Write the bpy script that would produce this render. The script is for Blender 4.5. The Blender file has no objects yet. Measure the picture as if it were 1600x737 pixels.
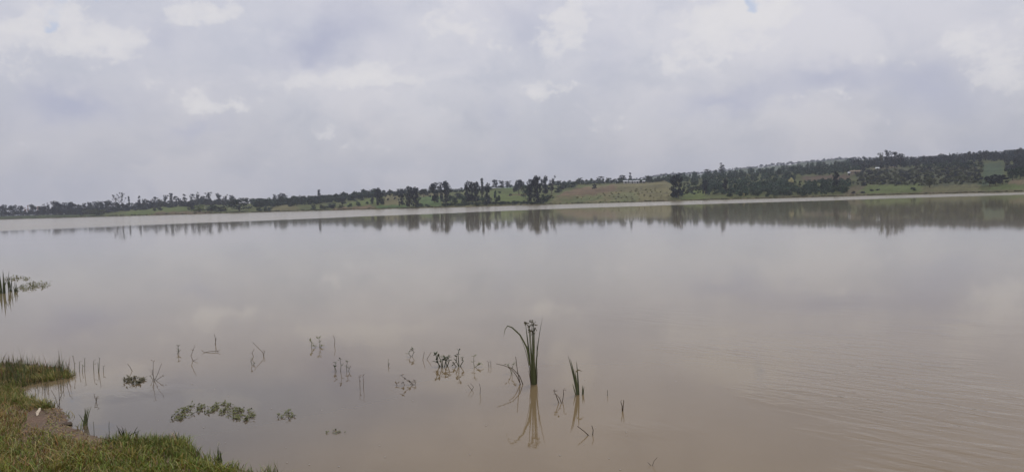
import bpy, math, random
import numpy as np
from mathutils import Vector, Matrix

S = bpy.context.scene
COL = S.collection
R = math.radians

# ------------------------------------------------------------------ camera
F = 1209.0                      # focal length in pixels of a 1600 wide frame
EYE = np.array([0.0, 0.0, 2.5])
PITCH, ROLL = R(2.535), R(1.72)
fw = np.array([0, math.cos(PITCH), -math.sin(PITCH)])
r0 = np.array([1.0, 0, 0])
u0 = np.cross(r0, fw)
rt = r0 * math.cos(ROLL) - u0 * math.sin(ROLL)
up = u0 * math.cos(ROLL) + r0 * math.sin(ROLL)
cd = bpy.data.cameras.new('camera')
cd.sensor_width = 36
cd.lens = 36 * F / 1600
cd.clip_start, cd.clip_end = 0.1, 9000
cam = bpy.data.objects.new('camera', cd)
COL.objects.link(cam)
m = Matrix.Identity(4)
for i in range(3):
    m[i][0], m[i][1], m[i][2], m[i][3] = rt[i], up[i], -fw[i], EYE[i]
cam.matrix_world = m
S.camera = cam

# ------------------------------------------------------------------ light
SUN_EL, SUN_AZ = R(62), R(25)
sd = bpy.data.lights.new('sun', 'SUN')
sd.energy, sd.angle, sd.color = 1.3, R(14), (1.0, 0.95, 0.87)
sun = bpy.data.objects.new('sun', sd)
COL.objects.link(sun)
sv = Vector((math.sin(SUN_AZ) * math.cos(SUN_EL), math.cos(SUN_AZ) * math.cos(SUN_EL), math.sin(SUN_EL)))
sun.rotation_euler = sv.to_track_quat('Z', 'Y').to_euler()
S.view_settings.view_transform = 'Standard'
S.view_settings.look = 'None'
S.view_settings.exposure = 0.0
S.view_settings.gamma = 1.0
S.view_settings.use_curve_mapping = False
S.cycles.use_denoising = True
S.cycles.max_bounces = 6
S.cycles.volume_bounces = 1
S.cycles.transparent_max_bounces = 8
S.cycles.caustics_reflective = False

def ray(px, py):
    d = fw + rt * ((px - 800) / F) + up * ((368.5 - py) / F)
    return d / np.linalg.norm(d)

def ray_many(px, py):
    return fw[None] + rt[None] * ((px - 800) / F)[:, None] + up[None] * ((368.5 - py) / F)[:, None]

def project(P):
    d = P - EYE
    y = d @ fw
    return 800 + F * (d @ rt) / y, 368.5 - F * (d @ up) / y, y

def yh(px):                      # row of the true horizon in column px
    a = fw[2] + rt[2] * (px - 800) / F
    return 368.5 + a * F / up[2]

# ------------------------------------------------------------------ world: hazy cumulus sky
class NT:
    """tiny node helper"""
    def __init__(s, t):
        s.t = t
    def n(s, ty, **k):
        o = s.t.nodes.new(ty)
        for a, b in k.items():
            setattr(o, a, b)
        return o
    def put(s, sock, v):
        if hasattr(v, 'is_output'):
            s.t.links.new(v, sock)
        else:
            sock.default_value = v
    def m(s, op, a, b=0.0, c=None, clamp=False):
        o = s.n('ShaderNodeMath', operation=op, use_clamp=clamp)
        s.put(o.inputs[0], a); s.put(o.inputs[1], b)
        if c is not None:
            s.put(o.inputs[2], c)
        return o.outputs[0]
    def v(s, op, a, b=(0, 0, 0)):
        o = s.n('ShaderNodeVectorMath', operation=op)
        s.put(o.inputs[0], a)
        if op not in ('NORMALIZE', 'LENGTH'):
            s.put(o.inputs[3] if op == 'SCALE' else o.inputs[1], b)
        return o.outputs['Value'] if op in ('DOT_PRODUCT', 'LENGTH') else o.outputs[0]
    def noise(s, vec, scale, detail=3, rough=0.5, dist=0.0):
        o = s.n('ShaderNodeTexNoise')
        s.put(o.inputs['Vector'], vec)
        o.inputs['Scale'].default_value = scale
        o.inputs['Detail'].default_value = detail
        o.inputs['Roughness'].default_value = rough
        o.inputs['Distortion'].default_value = dist
        return o
    def ramp(s, fac, lo, hi, a=0.0, b=1.0, smooth=True):
        o = s.n('ShaderNodeMapRange')
        o.interpolation_type = 'SMOOTHSTEP' if smooth else 'LINEAR'
        o.clamp = True
        s.put(o.inputs['Value'], fac)
        for k, x in (('From Min', lo), ('From Max', hi), ('To Min', a), ('To Max', b)):
            s.put(o.inputs[k], x)
        return o.outputs['Result']
    def mix(s, fac, a, b, blend='MIX'):
        o = s.n('ShaderNodeMix', data_type='RGBA', blend_type=blend)
        s.put(o.inputs[0], fac)
        for i, x in ((6, a), (7, b)):
            s.put(o.inputs[i], x if hasattr(x, 'is_output') else tuple(x) + (1,) * (4 - len(x)))
        return o.outputs[2]

W = bpy.data.worlds.new('World')
S.world = W
W.use_nodes = True
W.node_tree.nodes.clear()
k = NT(W.node_tree)
sky = k.n('ShaderNodeTexSky', sky_type='NISHITA')
sky.sun_disc = False
sky.sun_elevation, sky.sun_rotation = SUN_EL, SUN_AZ
sky.dust_density = 3.0
tc = k.n('ShaderNodeTexCoord').outputs['Generated']
sp = k.n('ShaderNodeSeparateXYZ'); k.put(sp.inputs[0], tc)
DX, DY, DZ = sp.outputs
stretch = k.v('MULTIPLY', tc, (1, 1, 1.3))
nw = k.noise(stretch, 9.0, 3, 0.55)
warp = k.v('SUBTRACT', nw.outputs['Color'], (0.5, 0.5, 0.5))
wdir = k.v('ADD', stretch, k.v('SCALE', warp, 0.10))
# position of a direction on the plane one unit ahead, only used in front of the camera
front = k.m('MAXIMUM', DY, 0.08)
pl = k.n('ShaderNodeCombineXYZ')
k.put(pl.inputs[0], k.m('DIVIDE', DX, front)); k.put(pl.inputs[1], k.m('DIVIDE', DZ, front))
fine = k.noise(stretch, 26.0, 3, 0.6)
fw2 = k.v('SUBTRACT', fine.outputs['Color'], (0.5, 0.5, 0.5))
P2 = k.v('ADD', k.v('ADD', pl.outputs[0], k.v('SCALE', warp, 0.075)), k.v('SCALE', fw2, 0.050))
P2 = k.v('MULTIPLY', P2, (1, 1, 0))

def blobs(lst, top=False):
    """sum of soft lobes; top=True lets a lobe fade towards its base as lit cumulus does"""
    tot = None
    for (cx, cy, rx, ry, amp) in lst:
        d = ray(cx, cy)
        c = (d[0] / d[1], d[2] / d[1])
        q = k.v('MULTIPLY', k.v('SUBTRACT', P2, (c[0], c[1], 0)), (F / rx, F / ry, 0))
        e = k.m('POWER', 2.718, k.m('MULTIPLY', k.v('DOT_PRODUCT', q, q), -1.0))
        if top:
            sq = k.n('ShaderNodeSeparateXYZ'); k.put(sq.inputs[0], q)
            e = k.m('MULTIPLY', e, k.ramp(sq.outputs[1], -1.1, 0.45, 0.25, 1.12))
        tot = k.m('MULTIPLY_ADD', e, amp, tot if tot is not None else 0.0)
    return tot

broad = blobs([(1110, 90, 210, 120, 1.0), (1560, 90, 120, 100, .8), (700, 90, 170, 90, .9), (110, 60, 130, 60, .6), (560, 150, 160, 60, .4), (330, 30, 110, 50, .5)])
white = blobs([(150, 75, 85, 40, 1.0), (50, 40, 60, 36, .8), (15, 105, 60, 45, .5), (312, 25, 68, 32, 1.05),
               (575, 135, 85, 26, 1.25), (312, 166, 36, 26, 1.0), (368, 185, 38, 20, 1.05), (505, 203, 30, 14, .6),
               (565, 226, 30, 14, .45), (630, 224, 36, 14, .4), (62, 240, 50, 17, .6), (886, 58, 30, 46, 1.0), (905, 20, 26, 30, .7),
               (852, 150, 30, 28, .75), (920, 132, 30, 14, .7), (1150, 66, 60, 60, .8), (1190, 24, 50, 34, .95), (1100, 30, 46, 30, .6),
               (1045, 110, 70, 44, .4), (1310, 150, 46, 12, .7), (1560, 120, 60, 50, .9), (1500, 60, 40, 26, .6), (1370, 185, 34, 10, .5),
               (960, 195, 46, 34, .4), (720, 62, 46, 30, .45), (1390, 90, 50, 34, .45), (1585, 30, 56, 34, .4),
               (700, 175, 24, 10, .4), (780, 80, 30, 26, .4), (240, 130, 40, 22, .4), (430, 140, 40, 16, .4), (660, 40, 36, 22, .45), (1000, 30, 40, 26, .4)], True)
dark = blobs([(1215, 150, 60, 16, .4), (1420, 130, 60, 36, .5), (60, 170, 90, 40, .3), (105, 148, 60, 20, .8), (485, 66, 60, 26, .6), (1290, 118, 78, 24, .9), (1120, 156, 66, 20, .8), (835, 30, 52, 34, .5), (545, 42, 66, 44, .55),
              (470, 85, 70, 22, .45), (300, 206, 44, 14, .6), (788, 205, 20, 44, .35), (1450, 112, 60, 44, .4),
              (1500, 155, 56, 30, .35), (150, 165, 90, 24, .35), (950, 90, 26, 40, .3), (250, 60, 40, 26, .4)])
gap = blobs([(118, 6, 34, 13, 1.0), (76, 26, 16, 8, .8), (1174, 4, 20, 11, .9), (270, 8, 20, 10, .3)])

n1 = k.noise(wdir, 4.2, 5, 0.55).outputs['Fac']          # broad banks of cloud
n2 = k.noise(wdir, 13.0, 5, 0.6).outputs['Fac']          # billows
bank = k.ramp(k.m('MULTIPLY_ADD', n2, 0.35, n1), 0.53, 0.80)
n3 = k.noise(k.v('ADD', stretch, k.v('SCALE', fw2, 0.03)), 38.0, 5, 0.66).outputs['Fac']   # cauliflower edges
n4 = k.noise(k.v('ADD', stretch, k.v('SCALE', warp, 0.16)), 6.5, 7, 0.56).outputs['Fac']   # faint second layer
cum = k.m('MULTIPLY_ADD', k.m('SUBTRACT', n2, 0.5), 1.15, white)
cum = k.m('MULTIPLY_ADD', k.m('SUBTRACT', n3, 0.5), 1.6, cum)
cum = k.m('MULTIPLY', k.ramp(cum, 0.30, 0.66), k.ramp(cum, 0.2, 1.3, 0.32, 1.0))
layer = k.ramp(n4, 0.50, 0.585)
# colours before the 0.1 strength of the background
grey = k.mix(k.ramp(DZ, 0.0, 0.24), (4.95, 4.93, 5.38), (6.1, 6.13, 6.8))
c1 = k.mix(bank, k.mix(1.0, grey, (0.93, 0.945, 0.97), 'MULTIPLY'), k.mix(1.0, grey, (1.12, 1.10, 1.075), 'MULTIPLY'))
c1 = k.mix(k.m('MULTIPLY', layer, 0.75), c1, k.mix(1.0, c1, (1.085, 1.075, 1.05), 'MULTIPLY'))
c1 = k.mix(k.m('MULTIPLY', broad, k.ramp(n2, .35, .62, .15, .5), clamp=True), c1, (7.0, 6.9, 7.3))
c1 = k.mix(k.m('MULTIPLY', white, 0.25, clamp=True), c1, (7.0, 6.9, 7.3))
c1 = k.mix(k.m('MULTIPLY', dark, 0.9, clamp=True), c1, (4.55, 4.7, 5.9))
c2 = k.mix(k.m('MULTIPLY', cum, 0.85), c1, (7.95, 7.72, 7.75))
over = k.ramp(DZ, 0.30, 0.9, 1.0, 1.12)
c2 = k.v('SCALE', c2, over)
gapf = k.ramp(k.m('MULTIPLY_ADD', k.m('SUBTRACT', n2, 0.5), 0.9, gap), 0.3, 1.0, 0.0, 0.8)
c3 = k.mix(gapf, c2, (4.9, 5.7, 7.4))
c3 = k.mix(0.08, c3, sky.outputs['Color'])
bg = k.n('ShaderNodeBackground'); k.put(bg.inputs['Color'], c3); bg.inputs['Strength'].default_value = 0.1
wo = k.n('ShaderNodeOutputWorld'); k.t.links.new(bg.outputs[0], wo.inputs['Surface'])
W.cycles.sampling_method = 'MANUAL'
W.cycles.sample_map_resolution = 512

# ------------------------------------------------------------------ helpers
rng = np.random.default_rng(7)
random.seed(7)

def link(name, me, mat=None, parent=None):
    o = bpy.data.objects.new(name, me)
    COL.objects.link(o)
    if mat is not None and me is not None and len(me.materials) == 0:
        me.materials.append(mat)
    if parent is not None:
        o.parent = parent
    return o

def empty(name, loc):
    o = bpy.data.objects.new(name, None)
    COL.objects.link(o)
    o.location = loc
    o.empty_display_size = 0.2
    return o

def tag(o, label=None, cat=None, group=None, kind=None):
    for a, b in (('label', label), ('category', cat), ('group', group), ('kind', kind)):
        if b:
            o[a] = b
    return o

def mesh_np(name, V, Fc, col=None, smooth=False):
    V = np.asarray(V, np.float32); Fc = np.asarray(Fc, np.int32)
    me = bpy.data.meshes.new(name)
    nf, nc = Fc.shape
    me.vertices.add(len(V)); me.loops.add(nf * nc); me.polygons.add(nf)
    me.vertices.foreach_set('co', V.ravel())
    me.loops.foreach_set('vertex_index', Fc.ravel())
    me.polygons.foreach_set('loop_start', np.arange(0, nf * nc, nc, dtype=np.int32))
    me.polygons.foreach_set('use_smooth', np.full(nf, smooth))
    me.update(calc_edges=True)
    if col is not None:
        c = np.ones((len(V), 4), np.float32); c[:, :col.shape[1]] = col
        a = me.color_attributes.new('tint', 'FLOAT_COLOR', 'POINT')
        a.data.foreach_set('color', c.ravel())
    me.validate()
    return me

class MB:
    """collects quads (triangles repeat a corner as two tris) with a colour per vertex"""
    def __init__(s):
        s.V, s.F, s.C, s.n = [], [], [], 0
    def add(s, V, Fc, c=(1, 1, 1)):
        V = np.asarray(V, float)
        C = np.asarray(c, float)
        if C.ndim == 1:
            C = np.tile(C, (len(V), 1))
        for f in Fc:
            f = [int(i) + s.n for i in f]
            if len(f) == 4:
                s.F.append((f[0], f[1], f[2])); s.F.append((f[0], f[2], f[3]))
            elif len(f) == 3:
                s.F.append(tuple(f))
            else:
                for j in range(1, len(f) - 1):
                    s.F.append((f[0], f[j], f[j + 1]))
        s.V.append(V); s.C.append(C); s.n += len(V)
    def tube(s, pts, rad, sides=5, c=(1, 1, 1)):
        pts = [np.asarray(p, float) for p in pts]
        V = []
        n = len(pts)
        for i, p in enumerate(pts):
            d = pts[min(i + 1, n - 1)] - pts[max(i - 1, 0)]
            d = d / (np.linalg.norm(d) + 1e-9)
            a = np.cross(d, [0.31, 0.9, 0.13]); a /= np.linalg.norm(a) + 1e-9
            b = np.cross(d, a)
            r = rad[i] if hasattr(rad, '__len__') else rad
            for q in range(sides):
                t = 2 * math.pi * q / sides
                V.append(p + r * (a * math.cos(t) + b * math.sin(t)))
        Fc = []
        for i in range(n - 1):
            for q in range(sides):
                q2 = (q + 1) % sides
                Fc.append((i * sides + q, i * sides + q2, (i + 1) * sides + q2, (i + 1) * sides + q))
        Fc.append(tuple(range(sides - 1, -1, -1)))
        Fc.append(tuple(range((n - 1) * sides, n * sides)))
        s.add(V, Fc, c)
    def box(s, a, b, c=(1, 1, 1)):
        x0, y0, z0 = a; x1, y1, z1 = b
        V = [(x0, y0, z0), (x1, y0, z0), (x1, y1, z0), (x0, y1, z0), (x0, y0, z1), (x1, y0, z1), (x1, y1, z1), (x0, y1, z1)]
        s.add(V, [(3, 2, 1, 0), (4, 5, 6, 7), (0, 1, 5, 4), (1, 2, 6, 5), (2, 3, 7, 6), (3, 0, 4, 7)], c)
    def mesh(s, name, smooth=False):
        return mesh_np(name, np.concatenate(s.V), s.F, np.concatenate(s.C), smooth)

# ------------------------------------------------------------------ materials
def new_mat(name):
    mt = bpy.data.materials.new(name); mt.use_nodes = True
    mt.node_tree.nodes.clear()
    kk = NT(mt.node_tree)
    bs = kk.n('ShaderNodeBsdfPrincipled')
    out = kk.n('ShaderNodeOutputMaterial')
    mt.node_tree.links.new(bs.outputs[0], out.inputs['Surface'])
    bs.inputs['Roughness'].default_value = 0.8
    return mt, kk, bs

def leaf_mat(name, col, vary=0.35, rough=0.75, spec=0.2, trans=0.0):
    """plant colour x the leaf's own tint x a variation from plant to plant"""
    mt, kk, bs = new_mat(name)
    at = kk.n('ShaderNodeVertexColor', layer_name='tint').outputs['Color']
    oi = kk.n('ShaderNodeObjectInfo').outputs['Random']
    c = kk.mix(1.0, tuple(col), at, 'MULTIPLY')
    c = kk.v('SCALE', c, kk.ramp(oi, 0, 1, 1 - vary, 1 + vary, False))
    kk.put(bs.inputs['Base Color'], c)
    bs.inputs['Roughness'].default_value = rough
    bs.inputs['Specular IOR Level'].default_value = spec
    return mt

M = {
    'needle': leaf_mat('needle', (.027, .033, .038)),
    'gum': leaf_mat('gum_leaf', (.040, .048, .048)),
    'green': leaf_mat('green_leaf', (.040, .064, .042)),
    'olive': leaf_mat('olive_leaf', (.075, .085, .042)),
    'weedy': leaf_mat('weedy_leaf', (.19, .18, .09)),
    'light': leaf_mat('light_leaf', (.115, .150, .045)),
    'rust': leaf_mat('dry_leaf', (.27, .13, .075), .2),
    'yellow': leaf_mat('yellow_leaf', (.50, .46, .24), .1),
    'bark': leaf_mat('bark', (.10, .085, .07), .2, .9),
    'grass': leaf_mat('grass_blade', (1, 1, 1), 0.0, .55, .3),
    'reed': leaf_mat('reed_blade', (1, 1, 1), 0.12, .6, .2),
}

def plain(name, col, rough=.7, spec=.3, noise=0.15, scale=2.0):
    mt, kk, bs = new_mat(name)
    tc = kk.n('ShaderNodeTexCoord').outputs['Object']
    nz = kk.noise(tc, scale, 4, .6).outputs['Fac']
    c = kk.v('SCALE', kk.mix(0, tuple(col), (0, 0, 0)), kk.ramp(nz, .25, .75, 1 - noise, 1 + noise))
    kk.put(bs.inputs['Base Color'], c)
    bs.inputs['Roughness'].default_value = rough
    bs.inputs['Specular IOR Level'].default_value = spec
    return mt

# ------------------------------------------------------------------ water
wm, kk, bs = new_mat('muddy_water')
P = kk.n('ShaderNodeTexCoord').outputs['Object']
sx = kk.n('ShaderNodeSeparateXYZ'); kk.put(sx.inputs[0], P)
X, Y = sx.outputs[0], sx.outputs[1]
# a breeze ruffles the far water beyond this line
edge = kk.noise(kk.v('MULTIPLY', P, (.02, .05, 0)), 1.0, 3, .6).outputs['Fac']
line = kk.m('ADD', kk.ramp(X, -110, 20, 128, 232, False), kk.m('MULTIPLY', kk.m('SUBTRACT', edge, .5), 34))
dl = kk.m('SUBTRACT', Y, line)
ruffle = kk.ramp(dl, -14, 14)
calm = kk.ramp(Y, 8, 120, .03, .042, False)
# cat's paws: faint drifting patches of slightly rougher water
paws = kk.noise(kk.v('MULTIPLY', P, (.035, .12, 0)), 1.0, 4, .6).outputs['Fac']
calm = kk.m('ADD', calm, kk.ramp(paws, .45, .8, 0, .014))
kk.put(bs.inputs['Roughness'], kk.m('ADD', calm, kk.m('MULTIPLY', ruffle, .13)))
mud = kk.noise(kk.v('MULTIPLY', P, (.10, .22, 0)), 1.0, 4, .55).outputs['Fac']
mudc = (kk.mix(kk.ramp(mud, .3, .7), (.172, .124, .068), (.196, .144, .082)))
# darker water colour in a rounded patch off the near bank
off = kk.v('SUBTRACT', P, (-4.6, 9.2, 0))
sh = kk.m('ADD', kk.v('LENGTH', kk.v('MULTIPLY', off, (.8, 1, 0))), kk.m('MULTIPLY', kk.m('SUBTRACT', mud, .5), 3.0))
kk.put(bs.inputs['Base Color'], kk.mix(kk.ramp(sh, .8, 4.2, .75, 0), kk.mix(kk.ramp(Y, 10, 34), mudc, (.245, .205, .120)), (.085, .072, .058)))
bs.inputs['IOR'].default_value = 1.333
# ripples: small wind waves in patches, stronger towards the open water on the camera's right
acr = kk.m('MULTIPLY', kk.m('ADD', X, Y), .707); alo = kk.m('MULTIPLY', kk.m('SUBTRACT', X, Y), .707)
cv = kk.n('ShaderNodeCombineXYZ'); kk.put(cv.inputs[0], kk.m('MULTIPLY', alo, 1.5)); kk.put(cv.inputs[1], kk.m('MULTIPLY', acr, 5.6))
wv = kk.noise(cv.outputs[0], 1.0, 2, .45, .7).outputs['Fac']
wv2 = kk.noise(kk.v('MULTIPLY', P, (4.0, 13.0, 0)), 1.0, 2, .5, .4).outputs['Fac']
pm = kk.noise(kk.v('MULTIPLY', P, (.30, .34, 0)), 1.0, 2, .5).outputs['Fac']
pm = kk.m('ADD', pm, kk.m('SUBTRACT', kk.ramp(X, 0.8, 3.0, -.05, .13, False), kk.ramp(X, 5.5, 9.0, 0, .14, False)))
patch = kk.ramp(pm, .53, .72, .06, 1.0)
fade = kk.ramp(Y, 8, 19, 1.0, 0.05, False)
hgt = kk.m('MULTIPLY', kk.m('MULTIPLY_ADD', wv2, .22, wv), kk.m('MULTIPLY', patch, fade))
bp = kk.n('ShaderNodeBump')
bp.inputs['Strength'].default_value = .7
bp.inputs['Distance'].default_value = 0.02
kk.put(bp.inputs['Height'], hgt)
kk.t.links.new(bp.outputs[0], bs.inputs['Normal'])
we = 3000
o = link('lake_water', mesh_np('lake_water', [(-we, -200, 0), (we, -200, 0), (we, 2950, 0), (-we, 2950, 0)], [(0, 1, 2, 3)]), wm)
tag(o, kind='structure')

# ------------------------------------------------------------------ far shore terrain
cx = np.array([-500, 0, 200, 430, 600, 800, 1030, 1230, 1430, 1600, 2100])
sy = np.interp(cx, [0, 230, 430, 630, 830, 1030, 1230, 1430, 1600], [342.6, 336.8, 331.0, 325.8, 320.5, 315.0, 309.35, 304.1, 300.0])
def shore_dist(px):
    y = np.interp(px, [0, 230, 430, 630, 830, 1030, 1230, 1430, 1600], [342.6, 336.8, 331.0, 325.8, 320.5, 315.0, 309.35, 304.1, 300.0])
    d = ray_many(np.atleast_1d(np.float64(px)), np.atleast_1d(np.float64(y)))
    return -2.5 / d[:, 2] * np.hypot(d[:, 0], d[:, 1])
CREST = np.array([(-500, 350), (0, 337), (60, 336), (130, 333), (200, 326), (260, 321.5), (330, 318), (420, 317.5), (480, 312), (540, 307), (600, 302),
                  (660, 300), (720, 297.5), (770, 294), (800, 293), (840, 290), (870, 288), (900, 286), (950, 285), (1000, 284.5), (1040, 281),
                  (1100, 277), (1150, 273), (1200, 268), (1250, 264), (1300, 259), (1350, 255), (1400, 254), (1450, 251), (1500, 247), (1550, 243), (1600, 238), (2100, 205)], float)
CD = np.array([(-500, 1300), (0, 1040), (300, 900), (600, 800), (800, 780), (1000, 760), (1200, 900), (1400, 950), (1600, 950), (2100, 800)], float)
FAR = np.array([(-500, 352), (700, 308), (850, 298), (950, 287), (1000, 280), (1050, 273.5), (1100, 271), (1140, 267), (1200, 260.5), (1250, 255), (1300, 251), (1340, 249), (1500, 247), (1700, 244), (2100, 236)], float)

cols = np.concatenate([np.linspace(-900, -40, 70), np.arange(-36, 1640, 2.5), np.linspace(1645, 2700, 80)])
def col_dir(c):
    d = ray_many(c, np.array([yh(x) for x in c]))
    d[:, 2] = 0
    return d / np.linalg.norm(d, axis=1)[:, None]
def crest_z(c, tab, Dc):
    y = np.interp(c, tab[:, 0], tab[:, 1])
    d = ray_many(c, y)
    return 2.5 + Dc * d[:, 2] / np.hypot(d[:, 0], d[:, 1])
def bump(x, y):
    return (np.sin(x * .031 + 1.3) * np.sin(y * .027 + .4) + .6 * np.sin(x * .083 + y * .051) + .5 * np.sin(x * .057 - y * .11 + 2)) / 2.1
def ground_z(c, D):
    c = np.atleast_1d(np.float64(c)); D = np.atleast_1d(np.float64(D))
    Dc = np.interp(c, CD[:, 0], CD[:, 1])
    Ds = shore_dist(np.clip(c, 0, 1600))
    zc = np.maximum(crest_z(c, CREST, Dc), 2.0)
    t = (D - Ds) / (Dc - Ds)
    z = .25 + (zc - .25) * np.clip(t, 0, 1) ** .92
    z = np.where(t > 1, zc * (1 - .35 * np.clip((D - Dc) / 500, 0, 1)), z)
    z = np.where(t < 0, .25 + (D - Ds) * .25, z)
    cc = col_dir(c)
    return z + np.clip(t, 0, 1) * np.clip(1.02 - t, 0, 1) * 2.6 * bump(cc[:, 0] * D, cc[:, 1] * D)
def ground_hit(px, py):
    """where the sight line through a pixel of the photograph meets the far shore"""
    d = ray(px, py); hh = math.hypot(d[0], d[1]); el = d[2] / hh
    # column whose horizon point has this azimuth
    c = px + (py - yh(px)) * math.tan(ROLL)
    Ds = float(shore_dist(min(max(c, 0), 1600))[0]); Dc = float(np.interp(c, CD[:, 0], CD[:, 1]))
    D = np.linspace(Ds + .3, Dc, 260)
    e = (ground_z(np.full(260, c), D) - 2.5) / D
    w = np.nonzero(e >= el)[0]
    Dh = D[w[0]] if len(w) else Dc
    return np.array([d[0] / hh * Dh, d[1] / hh * Dh, float(ground_z(c, Dh)[0])])

def inside(poly, x, y):
    r = np.zeros(len(x), bool); n = len(poly); j = n - 1
    for i in range(n):
        xi, yi = poly[i]; xj, yj = poly[j]
        if yi != yj:
            r ^= ((yi > y) != (yj > y)) & (x < (xj - xi) * (y - yi) / (yj - yi) + xi)
        j = i
    return r

t = np.concatenate([[-.02, 0], np.linspace(.012, 1.0, 64), [1.05, 1.15, 1.4, 2.0, 3.0]])
cdir = col_dir(cols)
Dsc = shore_dist(np.clip(cols, 0, 1600)); Dcc = np.interp(cols, CD[:, 0], CD[:, 1])
V = []
for tt in t:
    D = Dsc + (Dcc - Dsc) * tt
    D = np.minimum(D, 2300)
    z = ground_z(cols, D)
    if tt < 0: z[:] = -.5
    V.append(np.stack([cdir[:, 0] * D, cdir[:, 1] * D, z], 1))
V = np.concatenate(V)
nc = len(cols); nr = len(t)
ii = np.arange(nc - 1)
Fq = np.concatenate([np.stack([r * nc + ii, r * nc + ii + 1, (r + 1) * nc + ii + 1, (r + 1) * nc + ii], 1) for r in range(nr - 1)])
px, py, _ = project(V)
colr = np.tile([.125, .140, .058], (len(V), 1))          # rough grass
colr *= (1 - .26 * np.clip((px - 1040) / 60, 0, 1))[:, None]       # base ground colour darker towards the right
def field(poly, c, mixv=1.0):
    w = inside(poly, px + 3.0 * np.sin(px * .7 + py) + rng.normal(0, 1.2, len(px)), py + .7 * np.sin(px * .33) + rng.normal(0, .35, len(px)))
    colr[w] = colr[w] * (1 - mixv) + np.array(c) * mixv
BR, TAN, LG, DG = (.188, .136, .086), (.182, .166, .085), (.128, .160, .054), (.075, .095, .044)
field([(-60, 300), (160, 300), (160, 345), (-60, 352)], DG)
field([(195, 333), (228, 326), (300, 320), (300, 331), (200, 337)], LG)
field([(240, 331), (300, 330), (330, 331), (330, 334), (240, 336)], (.16, .125, .075))
field([(255, 326), (295, 321.5), (295, 326), (255, 330)], LG)
field([(415, 324), (455, 319), (470, 326), (460, 329), (415, 330)], TAN)
field([(520, 325), (580, 321), (590, 326), (520, 329)], (.19, .14, .085))
field([(540, 318), (590, 308), (592, 318), (545, 322)], LG)
field([(600, 305), (626, 303), (626, 320), (600, 321)], TAN)
field([(590, 321), (632, 319), (640, 326), (590, 328)], (.10, .15, .055))
field([(655, 300), (700, 298), (700, 306), (655, 308)], TAN)
field([(655, 307), (690, 306), (690, 321), (655, 322)], (.105, .155, .060))
field([(700, 308), (730, 306), (730, 319), (700, 321)], LG)
field([(766, 296), (806, 294), (824, 303), (832, 314), (768, 318)], LG)
field([(778, 290), (806, 289), (806, 294), (778, 295)], (.10, .17, .05))
field([(792, 304), (822, 303), (822, 305), (792, 306)], (.15, .11, .06))
field([(868, 306), (905, 293), (960, 287), (1050, 279), (1050, 315), (860, 321)], TAN)
field([(868, 306), (890, 297), (915, 292), (935, 294), (962, 288), (962, 298), (945, 301), (922, 304), (868, 307)], BR)
field([(872, 312), (940, 305), (945, 311), (890, 318)], (.15, .165, .075))
field([(950, 305), (990, 299), (1000, 312), (960, 316)], (.16, .165, .080))
field([(860, 318), (1000, 313), (1000, 318), (860, 322)], (.14, .175, .07))
field([(1068, 300), (1100, 294), (1102, 313), (1066, 314)], LG)
field([(1100, 306), (1210, 304), (1210, 310), (1100, 313)], (.12, .135, .055))
field([(1252, 276), (1326, 273), (1328, 281), (1256, 284)], (.125, .092, .066))
field([(1325, 266), (1345, 264), (1345, 273), (1325, 274)], (.18, .15, .10))
field([(1360, 262), (1408, 260), (1408, 265), (1360, 267)], (.20, .165, .10))
field([(1337, 266), (1530, 255), (1530, 291), (1337, 291)], (.085, .092, .054))
field([(1320, 292), (1372, 288), (1372, 302), (1320, 305)], (.145, .125, .078))
field([(1355, 289), (1440, 287), (1446, 300), (1340, 304)], (.118, .145, .054))
field([(1440, 292), (1530, 288), (1530, 301), (1440, 303)], (.15, .145, .075))
field([(1535, 256), (1568, 254), (1567, 272), (1556, 278), (1545, 290), (1530, 290), (1535, 276)], (.072, .100, .058))
field([(1556, 290), (1610, 280), (1610, 300), (1540, 301)], (.108, .135, .052))
field([(1575, 282), (1610, 279), (1610, 287), (1580, 288)], (.2, .16, .10))
colr *= .74
colr *= (1 + .10 * rng.standard_normal((len(V), 1)))
# bare earth lip at the water's edge
lip = np.repeat(t, nc) < .02
colr[lip] = colr[lip] * .45 + np.array((.13, .10, .065)) * .55

hm, kk, bs = new_mat('hill_ground')
at = kk.n('ShaderNodeVertexColor', layer_name='tint').outputs['Color']
pp = kk.n('ShaderNodeTexCoord').outputs['Object']
a1 = kk.noise(kk.v('MULTIPLY', pp, (.05, .02, .05)), 1.0, 5, .65).outputs['Fac']
a2 = kk.noise(kk.v('MULTIPLY', pp, (.30, .10, .3)), 1.0, 4, .65).outputs['Fac']
c = kk.v('SCALE', at, kk.ramp(a1, .3, .7, .75, 1.25))
c = kk.mix(kk.ramp(a2, .55, .70, 0, .75), c, (.060, .078, .034))
kk.put(bs.inputs['Base Color'], c)
bs.inputs['Roughness'].default_value = .95
bs.inputs['Specular IOR Level'].default_value = .05
o = link('hills', mesh_np('hills', V, Fq, colr, True), hm)
tag(o, kind='structure')

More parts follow.
